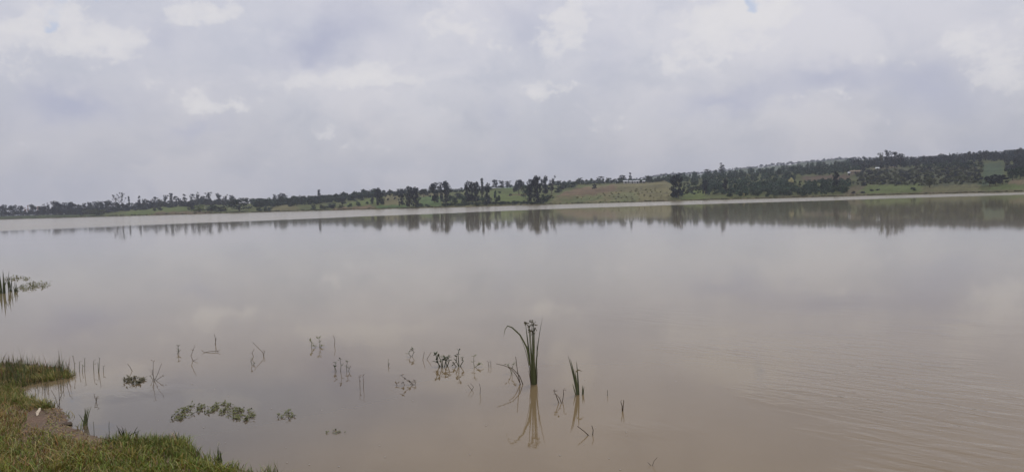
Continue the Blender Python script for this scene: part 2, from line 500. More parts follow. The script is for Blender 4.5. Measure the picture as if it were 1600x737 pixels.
# far ridge, two kilometres off
fc = np.linspace(300, 2300, 260)
fd = col_dir(fc)
V = []
for D, k_ in ((1500, .35), (1700, .7), (1900, .93), (2050, 1.0), (2200, .97), (2600, .7)):
    zc = np.maximum(crest_z(fc, FAR, 2050), 1.0) + 1.2 * np.sin(fc * .05) + .8 * np.sin(fc * .13 + 1)
    V.append(np.stack([fd[:, 0] * D, fd[:, 1] * D, zc * k_], 1))
V = np.concatenate(V); nf_ = len(fc); ii = np.arange(nf_ - 1)
Fq = np.concatenate([np.stack([r * nf_ + ii, r * nf_ + ii + 1, (r + 1) * nf_ + ii + 1, (r + 1) * nf_ + ii], 1) for r in range(5)])
o = link('far_hills', mesh_np('far_hills', V, Fq, np.tile([.07, .085, .05], (len(V), 1)), True), hm)
tag(o, kind='structure')

# ------------------------------------------------------------------ tree kit (unit height, unit half width .5)
def leaf_cloud(mb, clumps, n, size, g):
    """n small leaf faces spread through each clump; tint differs from clump to clump and leaf to leaf"""
    for (x, y, z, rx, rz) in clumps:
        tint = g.uniform(.65, 1.4)
        p = g.standard_normal((n, 3)); p /= np.linalg.norm(p, axis=1)[:, None]
        p *= g.uniform(.35, 1.0, (n, 1)) ** .6
        p = p * [rx, rx, rz] + [x, y, z]
        a = g.standard_normal((n, 3)); a /= np.linalg.norm(a, axis=1)[:, None]
        b = np.cross(a, g.standard_normal((n, 3))); b /= np.linalg.norm(b, axis=1)[:, None]
        s_ = size * g.uniform(.6, 1.3, (n, 1))
        q = np.stack([p - a * s_, p + b * s_ * .6, p + a * s_, p - b * s_ * .6], 1).reshape(-1, 3)
        tl = (tint * g.uniform(.8, 1.2, n)).repeat(4)[:, None] * np.array([[1, 1, 1]])
        base = np.arange(n)[:, None] * 4 + mb.n
        mb.F.extend(map(tuple, (base + [0, 1, 2]).tolist())); mb.F.extend(map(tuple, (base + [0, 2, 3]).tolist()))
        mb.V.append(q); mb.C.append(tl); mb.n += n * 4

def make_kind(kind, seed):
    g = np.random.default_rng(seed)
    cr, tr = MB(), MB()
    cl, limbs = [], []
    bare, th, r0_ = 0, .9, .022
    if kind == 'column':                  # dense, feathery, dark to the ground
        for i in range(52):
            h = g.uniform(.08, .96)
            w = .42 * (math.sin(math.pi * min(1, (h * .86 + .12))) ** .42) * g.uniform(.15, 1.08)
            a = g.uniform(0, 6.28)
            cl.append((w * math.cos(a), w * math.sin(a), h, .13, .075))
            if i % 5 == 0: limbs.append((w * .8 * math.cos(a), w * .8 * math.sin(a), h))
        n, sz = 40, .036
    elif kind == 'gum':                   # open crown in a few masses, gaps between
        for i in range(22):
            h = g.uniform(.24, .95); w = g.uniform(.02, .36) * (.75 + .35 * h); a = g.uniform(0, 6.28)
            cl.append((w * math.cos(a), w * math.sin(a), h, g.uniform(.11, .18), g.uniform(.06, .10)))
            limbs.append((w * math.cos(a), w * math.sin(a), h))
        n, sz = 42, .036
    elif kind == 'spire':                 # slim, tufted stem
        for i in range(20):
            h = g.uniform(.22, .97); w = .34 * (1.15 - h * .8) * g.uniform(.3, 1.1); a = g.uniform(0, 6.28)
            cl.append((w * math.cos(a), w * math.sin(a), h, .17, .06))
            if i % 4 == 0: limbs.append((w * math.cos(a), w * math.sin(a), h))
        n, sz = 26, .045
    elif kind == 'round':                 # broad dome
        for i in range(30):
            u = g.uniform(0, 1); h = .22 + .68 * u; a = g.uniform(0, 6.28)
            w = .40 * math.sqrt(max(0, 1 - ((h - .45) / .55) ** 2)) * g.uniform(.45, 1.02)
            cl.append((w * math.cos(a), w * math.sin(a), h, .15, .11))
            if i % 6 == 0: limbs.append((w * .8 * math.cos(a), w * .8 * math.sin(a), h))
        n, sz, th = 34, .045, .7
    elif kind == 'flat':                  # umbrella top
        for i in range(20):
            w = .42 * math.sqrt(g.uniform(0, 1)); a = g.uniform(0, 6.28)
            h = .78 - .12 * (w / .42) ** 2 + g.uniform(-.16, .14)
            cl.append((w * math.cos(a), w * math.sin(a), h, .14, .07))
            if i % 3 == 0: limbs.append((w * math.cos(a), w * math.sin(a), h - .04))
        n, sz, th = 30, .045, .6
    elif kind == 'sparse':                # thin branches with a little leaf
        for i in range(14):
            h = g.uniform(.45, .98); w = g.uniform(.1, .44); a = g.uniform(0, 6.28)
            limbs.append((w * math.cos(a), w * math.sin(a), h))
            cl.append((w * math.cos(a), w * math.sin(a), h, .09, .045))
        n, sz = 16, .034
    elif kind == 'bush':
        for i in range(20):
            h = g.uniform(.12, .85); a = g.uniform(0, 6.28)
            w = .42 * math.sqrt(max(0, 1 - h * h * .95)) * g.uniform(.3, 1.0)
            cl.append((w * math.cos(a), w * math.sin(a), h, .16, .14))
            if i % 6 == 0: limbs.append((w * .7 * math.cos(a), w * .7 * math.sin(a), h * .9))
        n, sz, th = 26, .07, .5
    leaf_cloud(cr, cl, n, sz, g)
    bx, by = g.uniform(-.03, .03, 2)
    tr.tube([(0, 0, -.06), (bx * .5, by * .5, th * .35), (bx, by, th * .7), (bx * 1.3, by * 1.3, th)], [.035, .026, .018, .006], 6)
    for (x, y, z) in limbs:
        z0 = max(.1, min(th * .9, z - .12 - .5 * math.hypot(x, y)))
        tr.tube([(bx, by, z0), (x * .55, y * .55, z0 + (z - z0) * .45), (x, y, z)], [.013, .009, .004], 4)
    return cr.mesh(kind + '_crown'), tr.mesh(kind + '_trunk')

KIT = {kd: [make_kind(kd, 100 * j + 11 + i) for i in range(nv)] for j, (kd, nv) in enumerate(
    (('column', 4), ('gum', 4), ('spire', 3), ('round', 4), ('flat', 2), ('sparse', 2), ('bush', 4)))}
NAME = {'column': 'casuarina_tree', 'gum': 'eucalyptus_tree', 'spire': 'slender_tree', 'round': 'broad_tree', 'flat': 'umbrella_tree', 'sparse': 'sparse_tree', 'bush': 'shrub'}
LEAFM = {}
def with_mat(kind, v, mk):
    key = (kind, v, mk)
    if key not in LEAFM:
        a = KIT[kind][v][0].copy(); a.materials.clear(); a.materials.append(M[mk])
        b = KIT[kind][v][1]
        if not b.materials: b.materials.append(M['bark'])
        LEAFM[key] = (a, b)
    return LEAFM[key]
TCOUNT = [0]
def tree(kind, x, yb, yt, w, label, mat='needle', name=None, group='trees along the far shore', cat='tree'):
    P0 = ground_hit(x, yb)
    _, _, dep = project(P0[None]); dep = float(dep[0])
    h = (yb - yt) / F * dep * 1.03; ww = w / F * dep * (1.3 if kind in ('column', 'gum') else 1.26)
    TCOUNT[0] += 1
    v = TCOUNT[0] % len(KIT[kind])
    a, b = with_mat(kind, v, mat)
    e = empty(name or NAME[kind], P0)
    e.scale = (ww, ww, h); e.rotation_euler = (0, 0, random.uniform(0, 6.28))
    tag(e, label, cat, group)
    link('crown', a, None, e); link('trunk', b, None, e)
    return e
def shrub(x, yb, yt, w, label, mat='green', group='shrubs on the far shore'):
    return tree('bush', x, yb, yt, w, label, mat, 'shrub', group, 'shrub')

# ------------------------------------------------------------------ far trees: kind, x, foot row, top row, width, label
for a in [
 ('column', 2, 336.5, 321, 8, 'dark tree at the very left end of the far shore, first of the row', 'gum'),
 ('round', 8, 336.5, 319, 9, 'dark leafy tree second from the left end of the far shore', 'gum'),
 ('round', 20, 336.5, 319.5, 14, 'broad dark tree third from the left end of the far shore', 'gum'),
 ('round', 32, 336.5, 321, 10, 'dark tree beside the rusty brown trees, on their open left side', 'gum'),
 ('gum', 39.5, 335, 323, 5, 'small rusty brown tree, first of the rusty ones near the left shore end', 'rust'),
 ('spire', 44.5, 335, 320, 4, 'narrow rusty brown tree wedged against a broad dark tree', 'rust'),
 ('round', 52, 336, 318.5, 11, 'broad dark tree between the rusty brown trees', 'gum'),
 ('gum', 60, 335, 321, 5, 'rusty brown tree to the right of the dark tree amid the rusty ones', 'rust'),
 ('gum', 70, 335.5, 319, 12, 'grey green tree just after the gap past the rusty trees', 'gum'),
 ('spire', 76, 335, 317.5, 7, 'grey green tree with pointed tip left of the tall dome', 'gum'),
 ('round', 89, 335.5, 313.5, 17, 'tall dark domed tree, highest in the left wood by the shore', 'needle'),
 ('round', 106, 335, 315.5, 22, 'very broad low dark dome beside the tallest dome of the left wood', 'needle'),
 ('round', 121, 334.5, 319, 12, 'lower dark tree on the sloping end of the broad dome', 'needle'),
 ('gum', 132, 334, 318, 10, 'loose grey tree between the broad dome and the green bush', 'gum'),
 ('round', 141, 333, 315, 8, 'small crowned tree behind the green shore bush', 'gum'),
 ('round', 153, 333, 314, 17, 'broad dark tree rising directly behind the green shore bush', 'gum'),
 ('flat', 170, 331, 312, 12, 'spreading tree just left of the two sparse branchy trees', 'gum'),
 ('sparse', 182, 331, 303.5, 11, 'sparse branchy tree, the lower of the two bare ones', 'gum'),
 ('sparse', 191.5, 330, 300, 11, 'tall sparse branchy tree, the higher of the two bare ones', 'gum'),
 ('spire', 202, 328, 307, 5, 'slim spire tree standing first after the bare branchy trees', 'needle'),
 ('spire', 217.5, 327, 307, 7, 'slim dark spire tree, second after the bare branchy trees', 'needle'),
 ('gum', 225, 327, 311.5, 8, 'low loose tree touching the second dark spire', 'gum'),
 ('round', 234, 326, 312, 12, 'rounded tree above the bright green left meadow', 'needle'),
 ('gum', 242, 325, 307, 8, 'tree with raised top above the bright green left meadow', 'gum'),
 ('gum', 251, 324, 309, 10, 'pale thin crowned tree among the row over the left meadow', 'olive'),
 ('gum', 259, 323, 305.5, 9, 'dark tree after the pale thin one over the left meadow', 'gum'),
 ('gum', 268.5, 322, 302.5, 9, 'tall leaning topped tree over the left meadow', 'gum'),
 ('gum', 275, 322, 306, 8, 'darker tree close beside the tall leaning one over the left meadow', 'needle'),
 ('gum', 281, 321, 307.5, 7, 'shorter tree over the right end of the left meadow', 'gum'),
 ('spire', 289, 320.5, 304, 9, 'dark narrow tree standing behind the lone meadow tree', 'needle'),
 ('round', 299, 330, 316, 13, 'lone round tree on its stem standing in the left meadow', 'needle'),
 ('gum', 300.5, 320, 302.5, 8, 'loose topped tree behind and above the lone meadow tree', 'gum'),
 ('gum', 308.5, 319.5, 300.5, 8, 'tallest loose topped tree of the skyline row right of the left meadow', 'gum'),
 ('round', 318, 319, 306, 9, 'small rounded tree after the tallest loose topped one', 'gum'),
 ('gum', 326.5, 319, 301, 10, 'tall thick topped tree in the middle of the skyline row', 'needle'),
 ('column', 341.5, 319, 302.5, 9, 'solid oblong tree standing apart in the skyline row', 'gum'),
 ('gum', 351.5, 319, 304, 8, 'narrow tree next after the solid oblong one', 'gum'),
 ('gum', 363, 318, 305.5, 11, 'square topped tree at the end of the skyline row above the dark dome bush', 'gum'),
 ('round', 374, 330, 308.5, 32, 'big dark dome tree by the water on the left half of the shore', 'green'),
 ('spire', 392.5, 320, 310.5, 7, 'tiny round topped tree alone in the skyline dip', 'gum'),
 ('round', 407, 322, 309.5, 18, 'low dark green tree just after the skyline dip', 'green'),
 ('gum', 429.5, 318, 304, 7, 'small tree poking above the belt left of the flat topped tree', 'gum'),
 ('flat', 441.7, 318, 301, 13, 'flat topped tree standing above the left hedge belt', 'needle'),
 ('spire', 499, 320, 297, 7, 'tall thin dark tree alone in front of the long hedge belt', 'needle'),
 ('round', 535, 320, 309, 13, 'dark rounded tree at the lower edge of the long hedge belt', 'needle'),
 ('column', 582, 319, 309, 6, 'small dark upright tree on the slope just left of the columnar tree', 'needle'),
 ('column', 591, 320.5, 294, 11, 'lone dark columnar tree on the green slope', 'needle'),
 ('column', 597, 320, 301, 7, 'lower shoulder tree leaning on the lone columnar tree', 'needle'),
 ('gum', 602.5, 309, 299, 7, 'small skyline tree right behind the lone columnar tree', 'gum'),
 ('gum', 610, 308, 296.5, 7, 'small ragged skyline tree second after the columnar tree', 'gum'),
 ('round', 617, 308, 298.5, 7, 'small round skyline tree third after the columnar tree', 'gum'),
 ('round', 625, 310, 294.5, 12, 'rounded skyline tree left of the dark block of two trees', 'gum'),
 ('column', 628, 322, 302, 8, 'narrow dark tree at the left flank of the dark block', 'needle'),
 ('column', 640, 324, 292, 14, 'left tree of the dense dark block at the water', 'needle'),
 ('column', 650, 324.5, 293, 15, 'right tree of the dense dark block at the water', 'needle'),
 ('round', 662, 308, 295.5, 14, 'broad low tree on the ridge right of the dense dark block', 'gum'),
 ('column', 679, 317, 285.5, 14, 'dark tree with smooth rounded top, left of the ragged topped pair', 'needle'),
 ('gum', 689, 316, 286, 7, 'slight tree squeezed between the smooth topped and the bushy topped tree', 'needle'),
 ('column', 696.5, 317, 283.5, 16, 'dark tree with wide bushy top in the group of three', 'needle'),
 ('column', 731, 316, 284.5, 12, 'first tree of the dark four standing left of the green terrace field', 'needle'),
 ('column', 738, 316, 284, 10, 'second tree of the dark four with ragged top', 'needle'),
 ('column', 745, 316, 285, 10, 'third tree of the dark four, slimmer', 'needle'),
 ('gum', 753.5, 312, 280, 9, 'tall loose tufted tree at the back of the dark four', 'gum'),
 ('column', 762, 319.5, 287.5, 11, 'dark tree nearest the water beside the green terrace field', 'needle'),
 ('round', 773.5, 295, 280.5, 9, 'small dark oval tree on top of the green terrace field', 'needle'),
 ('gum', 784, 292.5, 281.5, 11, 'left low ragged tree on the crest of the terrace field', 'gum'),
 ('gum', 793.5, 292.5, 282.5, 11, 'right low ragged tree on the crest of the terrace field', 'gum'),
 ('round', 811, 304, 280.5, 16, 'broad dark round tree left of the largest dark trees', 'needle'),
 ('round', 822, 311, 289, 13, 'greener rounded tree in front of the largest dark trees', 'green'),
 ('column', 830, 316, 281, 12, 'left shoulder of the largest dark tree group by the water', 'needle'),
 ('column', 839.5, 317.5, 275.5, 15, 'largest dark tree of the shore, widest of its group', 'needle'),
 ('column', 851.5, 303, 276, 11, 'dark tree between the largest tree and the vase shaped one', 'needle'),
 ('gum', 862, 303, 275.5, 11, 'dark vase shaped tree at the end of the largest group', 'needle'),
 ('gum', 906, 287.5, 278, 8, 'small skyline tree above the left edge of the brown field', 'gum'),
 ('bush', 929, 295, 287.5, 7, 'dark square bush alone on top of the brown field', 'needle'),
 ('gum', 938, 286, 275.5, 12, 'pointed skyline tree above the dark square bush', 'gum'),
 ('round', 972.5, 285, 273.5, 10, 'dark rounded tree left of the thin tree by the white sheds', 'needle'),
 ('spire', 984.7, 285, 270.5, 7, 'thin tall stemmed tree behind the long white shed', 'needle'),
 ('round', 1014, 286, 274.5, 10, 'dark tree just right of the white sheds', 'green'),
 ('column', 1053, 309.5, 276, 12, 'left half of the big dark tree alone right of the dry slope', 'needle'),
 ('column', 1060, 310, 271, 15, 'right half of the big dark tree alone right of the dry slope', 'needle'),
 ('spire', 1078, 274, 266, 4, 'tiny spire on the skyline between the big dark tree and the ridge', 'gum'),
 ('round', 1086, 273.5, 264, 8, 'small round skyline tree, lowest of the three before the ridge', 'gum'),
 ('gum', 1105.6, 274, 261.5, 11, 'ragged middle tree of the three on the skyline before the ridge', 'gum'),
 ('spire', 1128, 275, 255.5, 11, 'tallest tufted tree of the three on the skyline before the ridge', 'needle'),
 ('column', 1102, 304, 282, 9, 'dark upright tree at the left edge of the dark thicket', 'needle'),
 ('column', 1133.6, 303, 280, 9, 'dark upright tree inside the left part of the dark thicket', 'needle'),
 ('column', 1306, 296, 269.5, 10, 'tall dark tree rising from the thicket beside the brown plots', 'needle'),
 ('round', 1349, 268, 258.5, 10, 'round dark tree right of the tan house', 'needle'),
 ('gum', 1377, 263, 240, 9, 'pale green pointed tree at the left of the ridge wood', 'olive'),
 ('gum', 1386, 262, 236, 12, 'highest crowned tree of the ridge wood', 'gum'),
 ('gum', 1398, 262, 237, 14, 'broad grey tree second highest of the ridge wood', 'gum'),
 ('round', 1407, 261, 240, 12, 'rounded tree at the falling end of the ridge wood', 'gum'),
 ('bush', 1427, 298.5, 292.5, 8, 'dark round bush alone on the bright right meadow', 'green'),
 ('gum', 1453, 293.5, 279.5, 18, 'grey loose crowned tree at the foot of the scrub hillside', 'olive'),
 ('round', 1546, 291, 275, 15, 'left dark dome of the clump below the square green field', 'needle'),
 ('round', 1556, 290.5, 272.5, 15, 'middle dark dome of the clump below the square green field', 'needle'),
 ('round', 1567, 288, 273, 15, 'right dark dome of the clump below the square green field', 'needle'),
 ('round', 1582, 282, 263, 16, 'dark tree at the frame edge right of the clump of domes', 'green'),
 ('round', 1594, 280, 260, 14, 'outermost dark tree at the frame edge above the right meadow', 'green'),
]:
    tree(*a[:6], mat=a[6])

# shrubs one can pick out
for a in [
 (153, 336, 325.5, 20, 'green bush by the water in front of the left wood', 'olive'),
 (136, 335.5, 327, 14, 'yellowish bush at the foot of the left wood', 'olive'),
 (241.5, 329.5, 325, 5, 'tiny dark bush in the left meadow, the lower of two', 'needle'),
 (250, 329, 323, 7, 'small dark bush in the left meadow, the bigger of two', 'needle'),
 (312, 331, 318.5, 17, 'yellow green bush right of the lone meadow tree', 'light'),
 (330, 330, 320, 20, 'dark green bush left of the big dome tree', 'green'),
 (346, 330, 322, 17, 'low dark green bush touching the big dome tree', 'green'),
 (405, 330, 323.5, 10, 'round bush by the water, first of three after the big dome tree', 'green'),
 (415, 329.5, 322.5, 7, 'small dark bush, middle of three after the big dome tree', 'green'),
 (422, 329.5, 323, 9, 'round bush, last of three after the big dome tree', 'green'),
 (490, 327, 319.5, 8, 'round bush below the long hedge belt, left of the thin tree foot', 'green'),
 (504, 327.5, 319, 10, 'round bush at the foot of the tall thin tree', 'olive'),
 (518, 324.5, 316.5, 16, 'broad bush between the thin tree and the dark rounded tree', 'green'),
 (521, 326, 319, 8, 'dark bush below the broad bush near the water', 'needle'),
 (533, 325, 319.5, 9, 'brownish bush below the dark rounded tree', 'olive'),
 (546.6, 323.5, 317, 7, 'small round bush on the slope, first right of the dark rounded tree', 'green'),
 (559.5, 322, 314.5, 8, 'taller round bush on the slope midway to the columnar tree', 'green'),
 (555, 314.5, 311, 7, 'flat dark bush high on the slope under the hedge belt', 'green'),
 (566, 313, 309.5, 7, 'second flat dark bush high on the slope under the hedge belt', 'green'),
 (574, 319, 314.5, 5, 'tiny bush on the slope before the small upright tree', 'green'),
 (606.5, 313, 309.5, 4, 'left dark dot of a bush on the tan slope', 'needle'),
 (617, 311.5, 308, 4, 'right dark dot of a bush on the tan slope', 'needle'),
 (658, 323, 317.5, 7, 'low bush at the right foot of the dense dark block', 'green'),
 (668, 322.5, 319, 8, 'flat bush on the shore between the block and the group of three', 'green'),
 (710.7, 317.5, 307.5, 9, 'green bush on the grass between the group of three and the dark four', 'green'),
 (716, 310, 301, 12, 'higher bush behind the green one between the dark groups', 'gum'),
 (725, 318.5, 309, 8, 'green bush touching the left of the dark four', 'green'),
 (702, 321, 317, 10, 'low hedge bush on the shore below the group of three', 'green'),
 (774, 310, 297, 5, 'thin upright bush at the left edge of the terrace field', 'green'),
 (780, 302, 298.5, 6, 'dark spot of a bush high on the terrace field', 'green'),
 (797.5, 306, 302, 5, 'dark spot of a bush in the middle of the terrace field', 'green'),
 (778, 316.5, 304.5, 9, 'upright green bush low on the terrace field', 'green'),
 (850, 316, 303, 13, 'green bush right of the largest dark tree', 'green'),
 (858, 313, 304, 12, 'lighter bush next to the foot of the vase shaped tree', 'olive'),
 (893, 293, 284, 16, 'dark green bush on the skyline at the left end of the brown field', 'green'),
 (880, 296, 286, 15, 'leafy bush between the vase shaped tree and the brown field', 'green'),
 (872, 301, 292, 12, 'lower leafy bush at the lower end of the brown field', 'green'),
 (1333, 303, 298.5, 6, 'dark bush by the water on the tan patch, first of two', 'needle'),
 (1348, 302, 299, 7, 'flat dark bush by the water on the tan patch, second of two', 'needle'),
 (1362, 299, 295.5, 6, 'small blackish bush at the start of the right meadow', 'needle'),
 (1372, 298, 295, 6, 'second small blackish bush at the start of the right meadow', 'needle'),
 (1235.5, 292.0, 277, 8, 'pale yellow upright bush shining in the dark thicket', 'yellow'),
 (1162, 306.5, 301.5, 4, 'small pale bush at the lower edge of the dark thicket', 'yellow'),
]:
    shrub(*a)

# shrubs on the scrubby right hillside: nothing tells them apart
n_ = 0
g = np.random.default_rng(5)
poly = [(1337, 269), (1410, 266), (1500, 259), (1533, 257), (1533, 287), (1470, 288), (1420, 289), (1340, 291)]
pts = []
while n_ < 190:
    x, y = g.uniform(1337, 1533), g.uniform(257, 291)
    if not inside(poly, np.array([x]), np.array([y]))[0]: continue
    if any(abs(x - q[0]) < 5 and abs(y - q[1]) < 1.6 for q in pts): continue
    pts.append((x, y)); n_ += 1
    s_ = g.uniform(3.6, 6.5)
    tree('bush', x, y, y - s_ * g.uniform(.7, 1.0), s_ * 1.25, 'grey green bush scattered on the scrubby right hillside', ('olive', 'gum', 'gum', 'olive')[n_ % 4],
         'shrub', 'shrubs scattered on the scrubby right hillside', 'shrub')
# scattered low bushes on the dry slope
n_ = 0
poly = [(900, 306), (1045, 290), (1046, 311), (905, 316)]
pts = []
while n_ < 55:
    x, y = g.uniform(890, 1046), g.uniform(288, 316)
    if not inside(poly, np.array([x]), np.array([y]))[0] or any(abs(x - q[0]) < 5 and abs(y - q[1]) < 1.6 for q in pts): continue
    pts.append((x, y)); n_ += 1
    s_ = g.uniform(1.5, 3.2)
    tree('bush', x, y, y - s_ * .7, s_ * 1.3, 'low olive bush dotted over the dry tan slope', 'weedy',
         'shrub', 'low bushes dotted over the dry slope', 'shrub')

# ------------------------------------------------------------------ woods that read as one mass
def lowcrown(seed, n=34, kind='round'):
    g = np.random.default_rng(seed); mb = MB(); cl = []
    if kind == 'round':
        for i in range(6):
            h = g.uniform(.2, .8); a = g.uniform(0, 6.28); w = .3 * math.sqrt(max(0, 1 - ((h - .4) / .6) ** 2)) * g.uniform(.3, 1)
            cl.append((w * math.cos(a), w * math.sin(a), h, .24, .19))
        leaf_cloud(mb, cl, n, .085, g)
    else:
        for i in range(6):
            h = g.uniform(.15, .9); a = g.uniform(0, 6.28); w = .18 * g.uniform(.2, 1)
            cl.append((w * math.cos(a), w * math.sin(a), h, .22 * (1.2 - h), .13))
        leaf_cloud(mb, cl, n, .07, g)
    mb.tube([(0, 0, -.08), (0, 0, .7)], [.03, .012], 4, (.9, .8, .7))
    return np.concatenate(mb.V), np.array(mb.F), np.concatenate(mb.C)
LOW = [lowcrown(900 + i) for i in range(5)] + [lowcrown(950 + i, 30, 'tall') for i in range(4)]

def wood(name, spots, mat, label, tall=0.0, cat='wood', seed=1, shore=ground_hit):
    """spots: (x, foot row, height px, width px)"""
    g = np.random.default_rng(seed)
    Vs, Fs, Cs, n = [], [], [], 0
    for (x, y, h, w) in spots:
        P0 = shore(x, y); _, _, dep = project(P0[None]); dep = float(dep[0])
        v, f, c = LOW[g.integers(5, 9)] if g.uniform() < tall else LOW[g.integers(0, 5)]
        a = g.uniform(0, 6.28); ca, sa = math.cos(a), math.sin(a)
        hw, hh = w / F * dep * 1.1, h / F * dep * 1.05
        q = np.stack([(v[:, 0] * ca - v[:, 1] * sa) * hw, (v[:, 0] * sa + v[:, 1] * ca) * hw, v[:, 2] * hh], 1) + P0
        Vs.append(q); Fs.append(f + n); n += len(v)
        Cs.append(c * g.uniform(.75, 1.3) * np.array([[g.uniform(.9, 1.15), 1, g.uniform(.85, 1.1)]]))
    o = link(name, mesh_np(name, np.concatenate(Vs), np.concatenate(Fs), np.concatenate(Cs)), M[mat])
    tag(o, label, cat, None, 'stuff')
    return o

def fill(poly, n, h, w, seed):
    g = np.random.default_rng(seed); xs = [p[0] for p in poly]; ys = [p[1] for p in poly]; out = []
    while len(out) < n:
        x, y = g.uniform(min(xs), max(xs)), g.uniform(min(ys), max(ys))
        if inside(poly, np.array([x]), np.array([y]))[0]:
            out.append((x, y, g.uniform(*h), g.uniform(*w)))
    return out
def along(tab, n, h, w, seed, dy=1.0):
    g = np.random.default_rng(seed); tab = np.array(tab, float); out = []
    for i in range(n):
        x = tab[0, 0] + (tab[-1, 0] - tab[0, 0]) * (i + g.uniform()) / n
        out.append((x, np.interp(x, tab[:, 0], tab[:, 1]) + g.uniform(-dy, dy), g.uniform(*h), g.uniform(*w)))
    return out

wood('undergrowth', along([(0, 336.5), (130, 334.5), (200, 329), (300, 321), (370, 320)], 120, (5, 9), (7, 12), 1, 1.5) + along([(60, 335), (130, 334), (200, 328)], 50, (9, 14), (8, 13), 101, 1.0) + along([(200, 325), (300, 318.5), (370, 317.5)], 50, (6, 9), (7, 12), 102, .8), 'gum',
     'dark undergrowth running under the trees of the left shore', cat='undergrowth')
wood('hedge_belt', along([(395, 323), (455, 321), (500, 317), (540, 313), (592, 306)], 90, (8, 13), (9, 15), 2, 2) +
     along([(395, 319), (455, 316), (520, 311), (592, 306)], 70, (6, 9), (9, 15), 3, 1.5), 'green',
     'long dark green belt of trees along the left skyline', cat='trees')
wood('ridge_scrub', along([(590, 304), (660, 302), (720, 300), (770, 296)], 60, (4, 7), (7, 11), 4, 1.0) + along([(775, 293), (860, 290)], 26, (3, 5), (6, 9), 41, .8)
     + along([(700, 312), (760, 314)], 18, (5, 8), (7, 11), 42, 3), 'green',
     'low green scrub along the middle skyline behind the dark trees', cat='scrub')
wood('shore_hedge', along([(690, 321.5), (728, 320.5), (790, 318.5), (850, 318)], 60, (3, 5.5), (6, 9), 5, .8), 'green',
     'low dark hedge along the water below the terrace field', cat='hedge')
wood('skyline_trees', along([(865, 290), (900, 288), (960, 286), (1000, 286), (1060, 281)], 80, (5, 8.5), (6, 11), 6, 1.0), 'green',
     'low wood on the skyline behind the brown field and sheds', .2, cat='wood')
wood('hillside_wood', fill([(1000, 284), (1060, 278), (1140, 272), (1200, 266), (1330, 257), (1345, 267), (1250, 274), (1240, 282), (1110, 285), (1050, 287)], 330, (6, 10), (6, 11), 7), 'green',
     'blue green wood across the middle of the right hillside', .3)
wood('dark_thicket', fill([(1106, 288), (1180, 283), (1240, 287), (1250, 291), (1325, 289), (1330, 298), (1308, 305), (1215, 307.5), (1108, 308)], 300, (7, 11), (8, 13), 8), 'green',
     'dense dark thicket along the water in front of the right hillside', .15, cat='thicket')
wood('orchard', fill([(1068, 288), (1110, 286), (1110, 300), (1068, 304)], 34, (4, 6), (4, 7), 9), 'olive',
     'loose olive scrub between the big dark tree and the dark thicket', cat='scrub')
wood('ridge_wood', along([(1330, 262), (1370, 262), (1420, 260), (1500, 254), (1550, 250), (1610, 246)], 150, (10, 15), (7, 12), 10, 2.5) +
     along([(1330, 257), (1400, 254), (1500, 248), (1610, 240)], 170, (5, 10), (5, 9), 11, 1.0), 'gum',
     'dark wood along the ridge of the right hillside', .5)
wood('hillside_scrub', fill([(1337, 268), (1410, 265), (1500, 258), (1535, 256), (1535, 288), (1440, 291), (1340, 291)], 330, (2.2, 4.0), (4, 7), 19), 'olive',
     'low grey green scrub between the shrubs of the right hillside', cat='scrub')
wood('plot_hedges', fill([(1236, 268), (1345, 258), (1345, 268), (1325, 272), (1250, 276)], 90, (4, 7), (5, 9), 23) + fill([(1256, 283), (1330, 281), (1335, 288), (1256, 289)], 50, (3, 5.5), (5, 8), 24)
     + fill([(1066, 290), (1106, 286), (1108, 303), (1068, 306)], 40, (2.5, 5), (4, 7), 25), 'green', 'green hedges and scrub round the brown plots of the right hillside', .1, cat='hedge')
wood('slope_wood', fill([(1568, 254), (1612, 244), (1612, 276), (1580, 276), (1572, 264)], 90, (8, 12), (8, 13), 12), 'gum',
     'dark wood at the right edge beside the square green field', .3)
wood('field_trees', fill([(1440, 259), (1535, 254), (1534, 262), (1440, 266)], 60, (5, 8), (6, 9), 13), 'green',
     'dark trees between the ridge wood and the scrubby hillside', .2, cat='trees')
def far_hit(px, py):
    c = px + (py - yh(px)) * math.tan(ROLL)
    d = col_dir(np.array([c]))[0]
    z = float(crest_z(np.array([c]), FAR, 2050)[0])
    D = 2050 + (hash((px, py)) % 100 - 60)
    return np.array([d[0] * D, d[1] * D, z - 1])
wood('distant_wood', [(x, y, h, w) for x, y, h, w in along([(940, 286), (1340, 249), (1480, 247)], 240, (2.5, 5.0), (4, 8), 14, 0)], 'gum',
     'hazy pale wood on the most distant ridge', .3, shore=far_hit)

# fringe of rank grass along the far waterline
g = np.random.default_rng(21)
sp = []
for i in range(900):
    x = g.uniform(0, 1600); y = np.interp(x, [0, 230, 430, 630, 830, 1030, 1230, 1430, 1600], [342.6, 336.8, 331.0, 325.8, 320.5, 315.0, 309.35, 304.1, 300.0])
    sp.append((x, y - g.uniform(.25, 1.4), g.uniform(.7, 1.7), g.uniform(2, 5)))
wood('shore_grass', sp, 'olive', 'fringe of rank green grass along the far waterline', cat='grass', seed=3)

